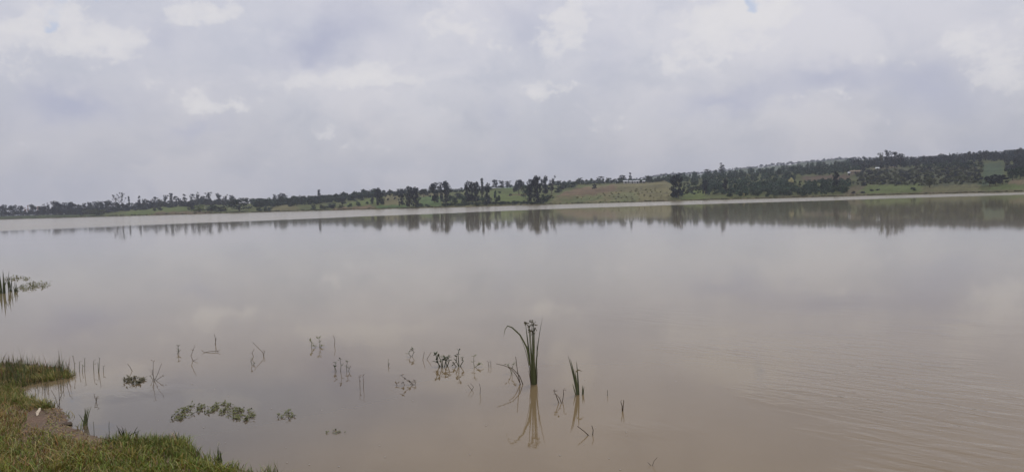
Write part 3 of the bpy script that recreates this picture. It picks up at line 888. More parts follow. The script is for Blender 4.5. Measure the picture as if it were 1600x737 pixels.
# ------------------------------------------------------------------ sheds and house on the skyline
tin = plain('tin_roof', (.50, .52, .54), .35, .5, .06, .8)
wall_w = plain('white_wall', (.42, .41, .39), .85, .2, .08, .6)
wall_t = plain('earth_wall', (.30, .25, .18), .9, .1, .12, .6)
thatch = plain('tan_roof', (.22, .18, .13), .9, .1, .15, .8)
dark_m = plain('dark_opening', (.05, .045, .04), .6, .3, .1)
def shed(name, x, y, wpx, hpx, depth_m, label, wallm, roofm, ndoor=1, nwin=3, cat='shed'):
    P0 = ground_hit(x, y); _, _, dep = project(P0[None]); dep = float(dep[0])
    L = wpx / F * dep; H = max(2.0, hpx / F * dep * .62); Rh = max(.7, hpx / F * dep * .38)
    e = empty(name, P0 + np.array([0, 0, 0])); e.rotation_euler = (0, 0, -math.atan2(P0[0], P0[1]))
    tag(e, label, cat)
    b = MB(); b.box((-L / 2, 0, -.5), (L / 2, depth_m, H))
    b.add([(-L / 2, 0, H), (-L / 2, depth_m, H), (-L / 2, depth_m / 2, H + Rh), (L / 2, 0, H), (L / 2, depth_m, H), (L / 2, depth_m / 2, H + Rh)], [(0, 1, 2), (3, 5, 4)])
    link('wall', b.mesh('wall'), wallm, e)
    r = MB(); ov = .35
    n = max(6, int(L / .45)); V = []; Fc = []
    for side in (0, 1):                       # corrugated slopes
        base = len(V)
        for i in range(n * 2 + 1):
            xx = -L / 2 - .2 + (L + .4) * i / (n * 2); dz = .05 * (i % 2)
            ye = -ov if side == 0 else depth_m + ov
            ze = H - Rh * ov / (depth_m / 2)
            V += [(xx, ye, ze + dz + .03), (xx, depth_m / 2, H + Rh + dz + .03)]
        for i in range(n * 2):
            Fc.append((base + 2 * i, base + 2 * i + 2, base + 2 * i + 3, base + 2 * i + 1))
    r.add(V, Fc); r.box((-L / 2 - .2, depth_m / 2 - .12, H + Rh + .05), (L / 2 + .2, depth_m / 2 + .12, H + Rh + .14))
    link('roof', r.mesh('roof'), roofm, e)
    for i in range(ndoor):
        d = MB(); xx = -L / 2 + L * (i + .5) / ndoor + L * .07
        d.box((xx - .5, -.05, 0), (xx + .5, .02, min(2.0, H - .15))); link('door', d.mesh('door'), dark_m, e)
    for i in range(nwin):
        d = MB(); xx = -L / 2 + L * (i + .5) / nwin - L * .07
        d.box((xx - .4, -.05, H * .45), (xx + .4, .02, H * .8)); link('window', d.mesh('window'), dark_m, e)
    return e
shed('shed', 991, 286.6, 16, 3.0, 6, 'long white roofed shed on the skyline behind the dry slope', wall_w, tin, 2, 4)
shed('shed', 977.5, 286.6, 7.5, 2.8, 5, 'short white shed just left of the long white one', wall_w, tin, 1, 1)
shed('hut', 963, 286.2, 3.5, 3.0, 4, 'tiny white hut left of the two white sheds', wall_w, tin, 1, 1, 'hut')
shed('hut', 1006, 286.3, 4.0, 2.8, 4, 'tiny white hut between the long shed and the dark tree', wall_w, tin, 1, 1, 'hut')
shed('house', 1336, 272.0, 15, 4.6, 7, 'low tan house on the right hillside beside a round dark tree', wall_t, thatch, 1, 3, 'house')
shed('hut', 1371, 266.5, 5.5, 2.8, 4, 'small whitish hut on the bare strip below the ridge wood', wall_w, tin, 1, 1, 'hut')
shed('hut', 1326.5, 274.4, 3.2, 2.0, 4, 'small whitish hut just below the tan house', wall_w, tin, 1, 1, 'hut')

# ------------------------------------------------------------------ near bank
def wpt(px, py, z=0.0):
    d = ray(px, py); s_ = (z - 2.5) / d[2]
    return np.array([d[0] * s_, d[1] * s_, z])
edge_px = [(0, 566), (50, 569), (95, 577), (112, 584), (108, 590), (70, 596), (42, 601), (22, 608), (36, 622), (60, 632), (92, 638), (103, 652), (112, 667), (140, 681),
           (190, 688), (240, 689), (288, 692), (310, 712), (345, 728), (400, 739), (460, 752), (640, 790), (900, 830)]
shore = [(-60.0, 75.0), (-36.0, 50.0), (-23.5, 31.0), (-15.0, 20.5)] + [tuple(wpt(*p)[:2]) for p in edge_px] + [(6.0, 5.2), (16.0, 4.5), (60.0, 6.0)]
land = shore + [(60, -60), (-60, -60)]
A = np.array(shore[:-1]); B = np.array(shore[1:])
def shore_d(x, y):
    p = np.stack([x, y], 1)[:, None]; ab = (B - A)[None]; ap = p - A[None]
    tt = np.clip((ap * ab).sum(2) / (ab * ab).sum(2), 0, 1)
    d = np.linalg.norm(ap - ab * tt[..., None], axis=2).min(1)
    return np.where(inside(land, x, y), d, -d)
def wob(x, y):
    return .5 * np.sin(x * 3.1 + 1.7 * np.sin(y * 2.3)) * np.sin(y * 2.7 + 1.1) + .3 * np.sin(x * 7.3 + y * 5.1) + .2 * np.sin(x * 13.7 - y * 11.3 + 2)
def bank_z(x, y):
    d = shore_d(x, y) + .05 * wob(x * 1.7, y * 1.7) * np.exp(-((y - 9) / 14) ** 2)
    zi = .012 + np.minimum(.95, .085 * np.maximum(d, 0) ** 1.15) + .02 * wob(x, y) * np.clip(d * 3, 0, 1)
    return np.where(d > 0, zi, np.maximum(-.5, d * .35 - .012))
gx = np.concatenate([np.arange(-59, -11, 1.2), np.arange(-11, -1.5, .055), np.arange(-1.5, 59, 1.0)])
gy = np.concatenate([np.arange(-59, 5, 1.3), np.arange(5, 14.2, .055), np.arange(14.2, 75, 1.2)])
XX, YY = np.meshgrid(gx, gy)
x, y = XX.ravel(), YY.ravel()
z = np.concatenate([bank_z(x[i:i + 20000], y[i:i + 20000]) for i in range(0, len(x), 20000)])
V = np.stack([x, y, z], 1)
nx, ny = len(gx), len(gy); ii = np.arange(nx - 1)
Fq = np.concatenate([np.stack([r * nx + ii, r * nx + ii + 1, (r + 1) * nx + ii + 1, (r + 1) * nx + ii], 1) for r in range(ny - 1)])
keep = (z[Fq] > -.49).any(1)
Fq = Fq[keep]
us = np.unique(Fq); rm = np.zeros(len(V), int); rm[us] = np.arange(len(us))
bm_, kk, bs = new_mat('bank_soil')
pp = kk.n('ShaderNodeTexCoord').outputs['Object']
a1 = kk.noise(pp, 2.2, 5, .65).outputs['Fac']; a2 = kk.noise(pp, 22.0, 4, .7).outputs['Fac']
c = kk.mix(kk.ramp(a1, .35, .65), (.140, .080, .046), (.115, .080, .044))
a3 = kk.noise(kk.v('MULTIPLY', pp, (60, 14, 30)), 1.0, 3, .7).outputs['Fac']   # trodden straw
c = kk.mix(kk.ramp(a2, .45, .75, 0, .7), c, (.21, .135, .08))
c = kk.mix(kk.ramp(a3, .55, .68, 0, .7), c, (.34, .26, .15))
sz_ = kk.n('ShaderNodeSeparateXYZ'); kk.put(sz_.inputs[0], pp)
wet = kk.ramp(sz_.outputs[2], .01, .07, 1.0, 0.0)
c = kk.mix(kk.m('MULTIPLY', wet, .6), c, (.085, .048, .034))
kk.put(bs.inputs['Base Color'], c)
kk.put(bs.inputs['Roughness'], kk.ramp(wet, 0, 1, .95, .75, False))
bp = kk.n('ShaderNodeBump'); bp.inputs['Distance'].default_value = .03; bp.inputs['Strength'].default_value = .8
kk.put(bp.inputs['Height'], a2); kk.t.links.new(bp.outputs[0], bs.inputs['Normal'])
o = link('bank_ground', mesh_np('bank_ground', V[us], rm[Fq], None, True), bm_)
tag(o, kind='structure')

# ------------------------------------------------------------------ grass blades
def blades(pos, h, w, lean, colr, g, seg=3):
    """curved tapering blades, one row of pairs plus a tip each"""
    n = len(pos)
    az = g.uniform(0, 6.28, n); la = g.uniform(0, 6.28, n)
    side = np.stack([np.cos(az), np.sin(az), np.zeros(n)], 1)
    ld = np.stack([np.cos(la), np.sin(la), np.zeros(n)], 1)
    V = []; C = []
    for i in range(seg):
        t_ = i / seg
        c = pos + np.array([0, 0, 1]) * (h * (t_ - .12 * lean * t_ * t_))[:, None] + ld * (h * lean * t_ ** 2)[:, None]
        ww = (w * (1 - t_ ** 1.6) * .5)[:, None]
        V += [c - side * ww, c + side * ww]
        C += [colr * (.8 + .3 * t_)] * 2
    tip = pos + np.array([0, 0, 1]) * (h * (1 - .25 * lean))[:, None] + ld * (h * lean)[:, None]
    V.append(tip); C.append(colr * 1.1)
    kx = seg * 2 + 1
    V = np.stack(V, 1).reshape(-1, 3); C = np.stack(C, 1).reshape(-1, 3)
    b = np.arange(n)[:, None] * kx
    Fs = []
    for i in range(seg - 1):
        Fs += [b + [2 * i, 2 * i + 1, 2 * i + 3], b + [2 * i, 2 * i + 3, 2 * i + 2]]
    Fs.append(b + [2 * seg - 2, 2 * seg - 1, 2 * seg])
    return V, np.concatenate(Fs), C

g = np.random.default_rng(31)
N = 150000
x = g.uniform(-9.5, -1.6, N); y = g.uniform(5.6, 12.5, N)
d = np.concatenate([shore_d(x[i:i + 20000], y[i:i + 20000]) for i in range(0, N, 20000)])
z = np.concatenate([bank_z(x[i:i + 20000], y[i:i + 20000]) for i in range(0, N, 20000)])
pxx, pyy, _ = project(np.stack([x, y, z], 1))
ok = (d > .02) & (pxx > -90) & (pxx < 480) & (pyy < 800)
# bare trampled mud patch
mudp = [(60, 640), (95, 636), (115, 668), (145, 680), (200, 687), (150, 696), (95, 690), (62, 668)]
strawp = [(10, 600), (75, 625), (110, 645), (150, 676), (240, 684), (170, 704), (80, 708), (20, 690), (0, 640)]
inm = inside(mudp, pxx, pyy); ins = inside(strawp, pxx + g.normal(0, 10, N), pyy + g.normal(0, 4, N))
cl = .5 + .5 * wob(x * 1.3, y * 1.3)
ok &= ~(inm & (g.uniform(0, 1, N) > .62)) & ~(ins & (g.uniform(0, 1, N) > .62)) & (g.uniform(0, 1, N) < .55 + .5 * cl)
ok &= ((pxx - 57) / 17) ** 2 + ((pyy - 654) / 14) ** 2 > 1
ok &= ~((pxx > 300) & (d < .12) & (g.uniform(0, 1, N) > .3))
x, y, z, d, pxx, pyy, inm, ins, cl = (q[ok] for q in (x, y, z, d, pxx, pyy, inm, ins, cl))
n = len(x)
h = g.uniform(.03, .10, n) * (.55 + .9 * cl)
h *= np.where(g.uniform(0, 1, n) < .06, 1.7, 1) * np.where(inm, .55, 1) * np.where(pyy > 690, 1.15, 1)
dry = np.clip(.34 + .55 * np.sin(x * 1.9 + 1) * np.sin(y * 2.3) - (pyy - 690) / 130 + ins * .42 + inm * .4, .06, .97)
isdry = g.uniform(0, 1, n) < dry
green = np.stack([g.uniform(.13, .25, n), g.uniform(.15, .255, n), g.uniform(.015, .045, n)], 1)
drycol = np.stack([g.uniform(.20, .38, n), g.uniform(.165, .30, n), g.uniform(.05, .11, n)], 1)
cc = np.where(isdry[:, None], drycol, green)
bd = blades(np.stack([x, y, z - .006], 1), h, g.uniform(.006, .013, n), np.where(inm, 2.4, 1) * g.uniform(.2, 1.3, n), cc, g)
o = link('bank_grass', mesh_np('bank_grass', *bd), M['grass'])
tag(o, 'short green and straw coloured grass covering the near bank', 'grass', None, 'stuff')

# looser, taller tufts over the bank and along its edge
Px, Hh, Cc = [], [], []
tx, ty = g.uniform(-9, -1.8, 9000), g.uniform(5.8, 12, 9000)
td = shore_d(tx, ty); tz = bank_z(tx, ty); qx, qy, _ = project(np.stack([tx, ty, tz], 1))
okt = (td > -.03) & (qx > -60) & (qx < 440) & (qy < 780) & ~inside(mudp, qx, qy) & (((qx - 57) / 20) ** 2 + ((qy - 654) / 18) ** 2 > 1) & ((td < .25) | (g.uniform(0, 1, 9000) < .22))
okt &= ~((qx > 312) & (g.uniform(0, 1, 9000) > .3))
for a_, b_, c_, dd_, yy_ in zip(tx[okt][:520], ty[okt][:520], tz[okt][:520], td[okt][:520], qy[okt][:520]):
    m_ = int(g.integers(7, 18)); hh_ = g.uniform(.08, .17) * (1.15 if dd_ < .2 else 1.0)
    Px.append(np.stack([a_ + g.normal(0, .028, m_), b_ + g.normal(0, .028, m_), np.full(m_, max(c_, -.02) - .008)], 1))
    Hh.append(hh_ * g.uniform(.5, 1.0, m_))
    t_ = g.uniform(.75, 1.2)
    Cc.append(np.where((g.uniform(0, 1, m_) < (.45 if yy_ < 685 else .2))[:, None], np.array([[.34, .27, .10]]), np.array([[.155, .195, .036]])) * t_ * g.uniform(.8, 1.25, (m_, 1)))
Px, Hh, Cc = np.concatenate(Px), np.concatenate(Hh), np.concatenate(Cc)
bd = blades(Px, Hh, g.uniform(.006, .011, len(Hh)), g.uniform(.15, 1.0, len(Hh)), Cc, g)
tag(link('tall_grass', mesh_np('tall_grass', *bd), M['grass']), 'looser taller grass standing over the bank turf and its ragged edge', 'grass', None, 'stuff')

# taller sedge on the spit and bank end
def spots_px(poly, n, g):
    xs = [p[0] for p in poly]; ys = [p[1] for p in poly]
    q = np.stack([g.uniform(min(xs), max(xs), n * 6), g.uniform(min(ys), max(ys), n * 6)], 1)
    q = q[inside(poly, q[:, 0], q[:, 1])][:n]
    dd = ray_many(q[:, 0], q[:, 1]); s_ = -2.5 / dd[:, 2]
    P_ = dd * s_[:, None]; P_[:, 2] = 0
    return P_
P1 = spots_px([(-60, 570), (0, 570), (60, 572), (112, 582), (108, 592), (60, 599), (20, 608), (-60, 625)], 2600, g)
n = len(P1); zz = np.maximum(bank_z(P1[:, 0], P1[:, 1]), -.03); P1[:, 2] = zz - .01
tall = .5 + .5 * wob(P1[:, 0] * 2, P1[:, 1] * 2)
sx_, sy_, _ = project(P1); tall = tall + .55 * np.exp(-((sx_ - 97) / 10) ** 2) + .3 * np.exp(-((sx_ - 38) / 9) ** 2) - .3 * np.exp(-((sx_ - 66) / 9) ** 2)
cc = np.where((g.uniform(0, 1, n) < .32)[:, None], np.stack([g.uniform(.16, .26, n), g.uniform(.12, .18, n), g.uniform(.06, .10, n)], 1),
              np.stack([g.uniform(.055, .11, n), g.uniform(.085, .135, n), g.uniform(.025, .045, n)], 1))
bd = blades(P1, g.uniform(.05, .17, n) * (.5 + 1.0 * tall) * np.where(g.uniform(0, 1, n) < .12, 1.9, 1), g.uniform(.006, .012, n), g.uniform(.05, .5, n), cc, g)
o = link('sedge_grass', mesh_np('sedge_grass', *bd), M['grass'])
tag(o, 'taller dark sedge grass on the small spit at the left edge', 'grass', None, 'stuff')
P1 = spots_px([(165, 688), (240, 686), (292, 690), (308, 712), (290, 730), (165, 705)], 420, g)
n = len(P1); P1[:, 2] = bank_z(P1[:, 0], P1[:, 1]) - .005
cc = np.stack([g.uniform(.09, .18, n), g.uniform(.10, .18, n), g.uniform(.025, .045, n)], 1)
bd = blades(P1, g.uniform(.04, .14, n), g.uniform(.006, .010, n), g.uniform(.05, .6, n), cc, g)
o = link('edge_grass', mesh_np('edge_grass', *bd), M['grass'])
tag(o, 'longer dark grass at the waterside tip of the near bank', 'grass', None, 'stuff')

# ------------------------------------------------------------------ water plants
GREEN, DGREEN, BROWN, STRAW, OLIVE = (.115, .130, .058), (.075, .085, .044), (.120, .090, .060), (.26, .22, .12), (.13, .135, .06)
def unit(px, py):
    p = wpt(px, py); _, _, dep = project(p[None]); return p, float(dep[0]) / F       # foot point and metres per pixel
def jit(c, g, a=.15):
    return np.clip(np.array(c) * g.uniform(1 - a, 1 + a), 0, 1)

def blade_mesh(pts, w, c, name='blade'):
    """a folded leaf blade: three ridged strips with thickness along a curve"""
    pts = [np.asarray(p, float) for p in pts]; n = len(pts); mb = MB(); V = []
    for i, p in enumerate(pts):
        t_ = i / (n - 1); ww = w * (1 - t_ ** 2.2) * .5 + w * .04
        d = pts[min(i + 1, n - 1)] - pts[max(i - 1, 0)]; d /= np.linalg.norm(d) + 1e-9
        a = np.cross(d, (0.15, 1, 0.1)); a /= np.linalg.norm(a) + 1e-9
        b = np.cross(a, d)
        V += [p - a * ww, p + b * ww * .35, p + a * ww, p - b * ww * .2]
    Fc = []
    for i in range(n - 1):
        for q in range(4):
            q2 = (q + 1) % 4
            Fc.append((i * 4 + q, i * 4 + q2, i * 4 + 4 + q2, i * 4 + 4 + q))
    mb.add(V, Fc, c)
    return mb.mesh(name)

def curve(p0, p1, p2, n=9):
    p0, p1, p2 = map(lambda q: np.asarray(q, float), (p0, p1, p2)); out = []
    for i in range(n):
        t_ = i / (n - 1); out.append((1 - t_) ** 2 * p0 + 2 * t_ * (1 - t_) * p1 + t_ * t_ * p2)
    return out

def loc(dx, dy, u, yoff=0.0):
    """offset on a plant: pixels across and up, metres in depth"""
    return np.array([dx * u, yoff, dy * u])

# the big reed clump
base, u = unit(833, 600)
g = np.random.default_rng(51)
e = tag(empty('reed_clump', base), 'tallest green reed clump with seed heads standing in the open water', 'reeds')
for (x0, xm, ym, x1, y1, w, c) in [
    (-3, -4, 45, -9, 95, 4.6, DGREEN), (0, 0, 50, -4, 98, 4.4, GREEN), (1, 3, 50, 4, 100, 4.6, DGREEN), (4, 8, 55, 18, 104, 4.0, DGREEN), (5, 9, 35, 8, 68, 4.6, DGREEN),
    (-2, -2, 58, -24, 85, 2.8, GREEN), (2, 2, 30, 3, 66, 5.0, GREEN), (3, 4, 25, 4, 46, 4.6, OLIVE), (-4, -6, 15, -7, 24, 3.6, BROWN),
    (7, 9, 12, 8, 24, 3.2, BROWN), (-3, -8, 50, -19, 76, 2.4, DGREEN), (5, 6, 40, 10, 52, 3.0, GREEN), (-1.5, -2, 26, -5, 48, 4.2, GREEN)]:
    yo = g.uniform(-.05, .05)
    link('blade', blade_mesh(curve(loc(x0 * .8, -2, u, yo * .5), loc(xm * .75, ym, u, yo), loc(x1, y1, u, yo * 2)), w * .40 * u, jit(c, g)), M['reed'], e)
# the drooping long leaf to the left
link('blade', blade_mesh([loc(-4, 30, u), loc(-8, 58, u), loc(-18, 78, u), loc(-30, 90, u), loc(-37, 93, u), loc(-41, 88, u), loc(-44, 76, u)], 2.4 * u, GREEN), M['reed'], e)
for (x, y, s_) in ((-9, 96, 1.0), (-4, 90, .9), (1, 98, 1.1), (3, 92, 1.0), (-2, 84, .9), (5, 86, .8), (2, 80, .8)):
    mb = MB()
    for i in range(14):
        p = loc(x, y, u) + g.normal(0, 1.7 * u * s_, 3)
        q = p + g.normal(0, 1, 3) * 1.2 * u + np.array([0, 0, 1.6 * u])
        mb.tube([p, (p + q) / 2 + g.normal(0, .3 * u, 3), q], [.4 * u, .75 * u, .2 * u], 4, jit((.085, .075, .035), g, .3))
    link('seed_head', mb.mesh('seed_head'), M['reed'], e)
    mb = MB(); mb.tube([loc(x * .25, 20, u), loc(x * .7, y * .6, u), loc(x, y, u)], [.7 * u, .6 * u, .4 * u], 5, GREEN)
    link('stem', mb.mesh('stem'), M['reed'], e)

base, u = unit(903, 616)
e = tag(empty('reed_clump', base), 'smaller bare green reed clump right of the tall seeded one', 'reeds')
for (x0, xm, ym, x1, y1, w, c) in [(-1, -6, 35, -14, 62, 3.4, DGREEN), (0, -4, 34, -11, 58, 3.2, GREEN), (1, 1, 28, -1, 53, 3.6, DGREEN), (-1, -1, 20, -4, 40, 3.4, GREEN),
                                   (-3, -6, 10, -8, 18, 2.4, OLIVE), (0, 1, 12, 0, 30, 3.6, DGREEN), (7, 8, 8, 7, 15, 2.6, DGREEN), (8, 9, 7, 10, 14, 2.2, OLIVE)]:
    link('blade', blade_mesh(curve(loc(x0, -2, u), loc(xm, ym, u), loc(x1, y1, u)), w * .7 * u, jit(c, g)), M['reed'], e)
link('dead_leaf', blade_mesh([loc(-2, 36, u), loc(2, 39, u), loc(8, 36, u)], 2.4 * u, STRAW), M['reed'], e)

def leaves_on(mb, p, r, n, size, g, c):
    for i in range(n):
        a = g.uniform(0, 6.28); el = g.uniform(-.2, .9)
        d = np.array([math.cos(a) * math.cos(el), math.sin(a) * math.cos(el), math.sin(el)])
        s_ = np.cross(d, (0, 0, 1.0)); s_ /= np.linalg.norm(s_) + 1e-9
        l = size * g.uniform(.7, 1.3); w = l * .22; k_ = np.cross(s_, d) * l * .08
        q = p + g.normal(0, r, 3)
        mb.add([q, q + d * l * .4 - s_ * w, q + d * l * .45 + k_, q + d * l * .4 + s_ * w, q + d * l - k_ * 1.5], [(0, 1, 2), (0, 2, 3), (1, 4, 2), (2, 4, 3)], jit(c, g, .3))

def sprig(px, py, stems, label, leaf=0, lsize=4.0, c=OLIVE, name='water_plant', cat='water plant', rad=.45, leafc=None, seed=None):
    """stems: list of pixel polylines from the foot; leaf: leaves at each stem's tip and bends"""
    base, u = unit(px, py); g = np.random.default_rng(seed or int(px * 7 + py))
    e = tag(empty(name, base), label, cat, 'plants standing in the shallows')
    fol = MB()
    for st in stems:
        yo = g.uniform(-.04, .04)
        pts = [loc(st[0][0], -2, u, yo * .3)] + [loc(a, b, u, yo) for a, b in st]
        mb = MB(); n = len(pts)
        mb.tube(pts, [rad * u * (1.15 - .7 * i / n) for i in range(n)], 5, jit(c, g))
        link('stem', mb.mesh('stem'), M['reed'], e)
        if leaf:
            for q in pts[2:]:
                leaves_on(fol, q, .6 * u, leaf if q is pts[-1] else max(1, leaf // 2), lsize * 1.22 * u, g, leafc or c)
    if leaf:
        link('foliage', fol.mesh('foliage'), M['reed'], e)
    return e

sprig(817, 600, [[(0, 0), (-5, 14), (-16, 26), (-30, 31), (-41, 34)], [(-4, 0), (-9, 12), (-15, 21), (-22, 26)], [(-4, 0), (-8, 22), (-10, 44)]],
      'brown bent stems arching away left of the tall reed clump', 0, c=BROWN, name='arching_plant', rad=.75)
sprig(799, 583, [[(0, 0), (-2, 8), (-6, 14)], [(1, 0), (1, 10), (5, 16)]], 'leafy sprig under the drooping leaf of the tall reed clump', 5, 5.0)
sprig(875, 628, [[(-2, 0), (-6, 12), (-9, 18), (-4, 19)], [(4, 0), (6, 10), (6, 19)], [(2, 0), (-1, 8), (-5, 13)]], 'short brown kinked sprig between the two reed clumps', 2, 4.5, BROWN, rad=.7)
sprig(643, 556, [[(0, 0), (-4, 5), (-2, 9)], [(1, 0), (4, 6), (3, 10)]], 'small ringlike sprig left of the thin crossed sticks', 5, 4.2, DGREEN)
sprig(667, 561, [[(0, 0), (7, 11)], [(-6, 0), (-3, 13)]], 'two thin crossed sticks between the ringlike and the bushy sprig', 0, c=BROWN, name='thin_sticks')
sprig(692, 572, [[(-6, 0), (-9, 10), (-11, 19)], [(-2, 0), (-3, 8), (-6, 16)], [(3, 0), (5, 9), (4, 15)], [(7, 0), (10, 8), (9, 14)], [(0, 0), (0, 10)], [(-4, 0), (-9, 7)], [(6, 0), (3, 12)]],
      'bushiest dark sprig of the shallows, left of the looped one', 7, 5.5, DGREEN, rad=.8)
sprig(717, 572, [[(0, 0), (-4, 9), (-3, 16)], [(2, 0), (7, 8), (5, 14)], [(0, 0), (-1, 18), (1, 25)], [(-4, 0), (-8, 5)]], 'looped dark sprig with one long shoot beside the bushiest sprig', 4, 5.0, DGREEN, rad=.75)
sprig(741, 574, [[(0, 0), (-1, 8), (0, 18)], [(1, 0), (5, 3), (8, 4)]], 'single umbrella tipped sprig next to the looped one', 6, 4.5, OLIVE)
sprig(767, 572, [[(0, 0), (0, 7)], [(-3, 0), (-4, 8)]], 'tiny stub of a plant midway to the tall reed clump', 2, 3.0, BROWN)
sprig(607, 571, [[(0, 0), (0, 8)], [(0, 0), (2, 3)]], 'tiny lone dark stub left of the ringlike sprig', 1, 3, DGREEN)
sprig(646, 601, [[(0, 0), (-6, 5), (-12, 9), (-19, 15)], [(2, 0), (4, 5)], [(-14, 0), (-16, 4)], [(-26, 0), (-27, 3)], [(-2, 0), (-4, 3)]], 'slanting sprig with floating leaves below the ringlike one', 4, 5.5, BROWN)
sprig(562, 606, [[(0, 0), (0, 9), (-1, 18)], [(6, 0), (7, 10), (6, 20)]], 'pair of thin leafy uprights left of the slanting sprig', 3, 3.2, BROWN)
sprig(737, 610, [[(0, 0), (3, 5), (-2, 11)], [(0, 0), (-6, 9)]], 'bent dead stick under the looped sprig', 0, c=BROWN, name='dead_stick')
sprig(750, 615, [[(0, 0), (1, 9), (-1, 17)]], 'thin dead stick nearer the tall reed clump', 0, c=BROWN, name='dead_stick')
sprig(535, 579, [[(-9, 0), (-11, 7), (-10, 13)], [(-2, 0), (-1, 10), (-2, 18)], [(7, 0), (7, 8), (9, 15)], [(-12, 0), (-13, 7)], [(10, 0), (12, 5)]], 'three stemmed sprig with leafy tips near the ripple streaks', 5, 4.2, DGREEN)
sprig(495, 542, [[(-8, 0), (-8, 7), (-9, 10)], [(4, 0), (5, 8), (3, 14)], [(5, 0), (9, 2)], [(-2, 0), (-3, 3)]], 'two uprights with leafy caps, farthest of the central sprigs', 6, 4.2, OLIVE)
sprig(522, 540, [[(0, 0), (1, 8), (-1, 16)]], 'single hair thin stalk right of the two capped uprights', 0, c=BROWN, name='thin_stalk')
sprig(412, 556, [[(0, 0), (-1, 6), (-8, 13), (-16, 22)], [(-16, 0), (-18, 6), (-15, 10)], [(-1, 0), (1, 8)]], 'pale zigzag twig left of the two capped uprights', 1, 3, BROWN, name='bent_twig')
sprig(394, 570, [[(0, 0), (-2, 6), (1, 11)], [(1, 0), (4, 3)]], 'small curled sprig at the foot of the zigzag twig', 3, 3.5, DGREEN)
sprig(241, 594, [[(0, 0), (0, 14), (1, 30)], [(2, 0), (8, 12), (14, 26)], [(-1, 0), (-4, 9), (-4, 16)], [(3, 0), (12, 6), (16, 7)], [(-3, 0), (-6, 6)]], 'reddish branching twig beside the small floating mat', 2, 3.2, BROWN, name='branching_twig', rad=.42)
sprig(278, 552, [[(0, 0), (0, 6), (-1, 12)], [(0, 0), (2, 4)]], 'short dark sprig with stacked leaf whorls', 5, 3.6, DGREEN)
sprig(302, 563, [[(0, 0), (-3, 8), (1, 16), (3, 22)], [(0, 0), (5, 2)]], 'single s shaped twig right of the short dark sprig', 2, 3, BROWN, name='bent_twig')
sprig(336, 537, [[(0, 0), (0, 8), (-1, 15)], [(1, 0), (3, 10)]], 'faint pair of hair stalks left of the zigzag twig', 0, c=BROWN, name='thin_stalk')
sprig(330, 550, [[(-10, 0), (0, 1.5), (12, 2)], [(-10, 0), (-13, 2)]], 'stalk lying flat on the water near the s shaped twig', 2, 3.5, BROWN, name='floating_stalk')
sprig(151, 627, [[(-3, 0), (-5, 6), (-6, 11)], [(2, 0), (3, 8), (6, 9)], [(0, 0), (1, 5)]], 'small brown sprig off the mud edge', 2, 3.4, BROWN)
sprig(91, 634, [[(0, 0), (0, 20), (-1, 42)], [(0, 0), (4, 14), (10, 26)], [(0, 0), (-3, 14), (-9, 26)]], 'tall thin forked twig rising from the mud corner', 1, 3, BROWN, name='forked_twig')
sprig(74, 606, [[(0, 0), (2, 10)], [(4, 0), (4, 14)], [(-6, 0), (-7, 12)]], 'few straw stems in the inlet below the sedge spit', 0, c=BROWN, name='straw_stems')
sprig(207, 579, [[(0, 0), (-3, 6), (-7, 12)]], 'hair thin slanting stick above the small floating mat', 0, c=BROWN, name='thin_stick')
sprig(62, 612, [[(0, 0), (-1, 12)], [(5, 0), (6, 17)], [(9, 0), (10, 12), (14, 16)], [(-5, 0), (-6, 9)]], 'thin dark stems in the middle of the inlet under the sedge spit', 1, 2.6, DGREEN, name='thin_stem_plant', rad=.38)
sprig(100, 604, [[(0, 0), (1, 14)], [(4, 0), (7, 13), (12, 20)], [(-5, 0), (-5, 10)]], 'thin dark stems below the tip of the sedge spit', 1, 2.6, DGREEN, name='thin_stem_plant', rad=.38)
sprig(125, 580, [[(-6, 0), (-6, 14), (-8, 26)], [(0, 0), (1, 16)], [(5, 0), (6, 8)], [(8, 0), (9, 20)]], 'thin grey stalks just off the tip of the sedge spit', 2, 3, DGREEN, name='thin_stalks')
sprig(152, 581, [[(-6, 0), (-6, 12), (-5, 18)], [(0, 0), (0, 14)], [(4, 0), (5, 10), (6, 23)], [(8, 0), (8, 7)]], 'second set of thin grey stalks farther off the sedge spit', 2, 3, DGREEN, name='thin_stalks')
sprig(972, 641, [[(0, 0), (0, 8), (-2, 15)], [(1, 0), (2, 10), (3, 16)]], 'short forked upright stick right of the smaller reed clump', 1, 3, BROWN, name='dead_stick', rad=.8)
sprig(949, 617, [[(0, 0), (0, 9)]], 'tiny dark stub right of the smaller reed clump', 0, c=DGREEN, name='plant_stub')
sprig(919, 678, [[(0, 0), (-7, 7), (-17, 15)]], 'slanting dead stick under the smaller reed clump', 0, c=BROWN, name='dead_stick', rad=.9)
sprig(926, 679, [[(0, 0), (1, 8), (-1, 15)]], 'short upright dead stick beside the slanting one', 0, c=BROWN, name='dead_stick', rad=.8)
sprig(1020, 728, [[(0, 0), (3, 8), (8, 13)], [(-2, 0), (-7, 5)]], 'faint twig low in the frame right of centre', 0, c=BROWN, name='bent_twig')
sprig(150, 682, [[(0, 0), (0, 14), (0, 26)]], 'single dark stalk between the grass tuft and the bank tip', 0, c=DGREEN, name='thin_stalk')
sprig(170, 676, [[(0, 0), (0, 10), (1, 18)]], 'second single dark stalk in the bank inlet', 0, c=DGREEN, name='thin_stalk')

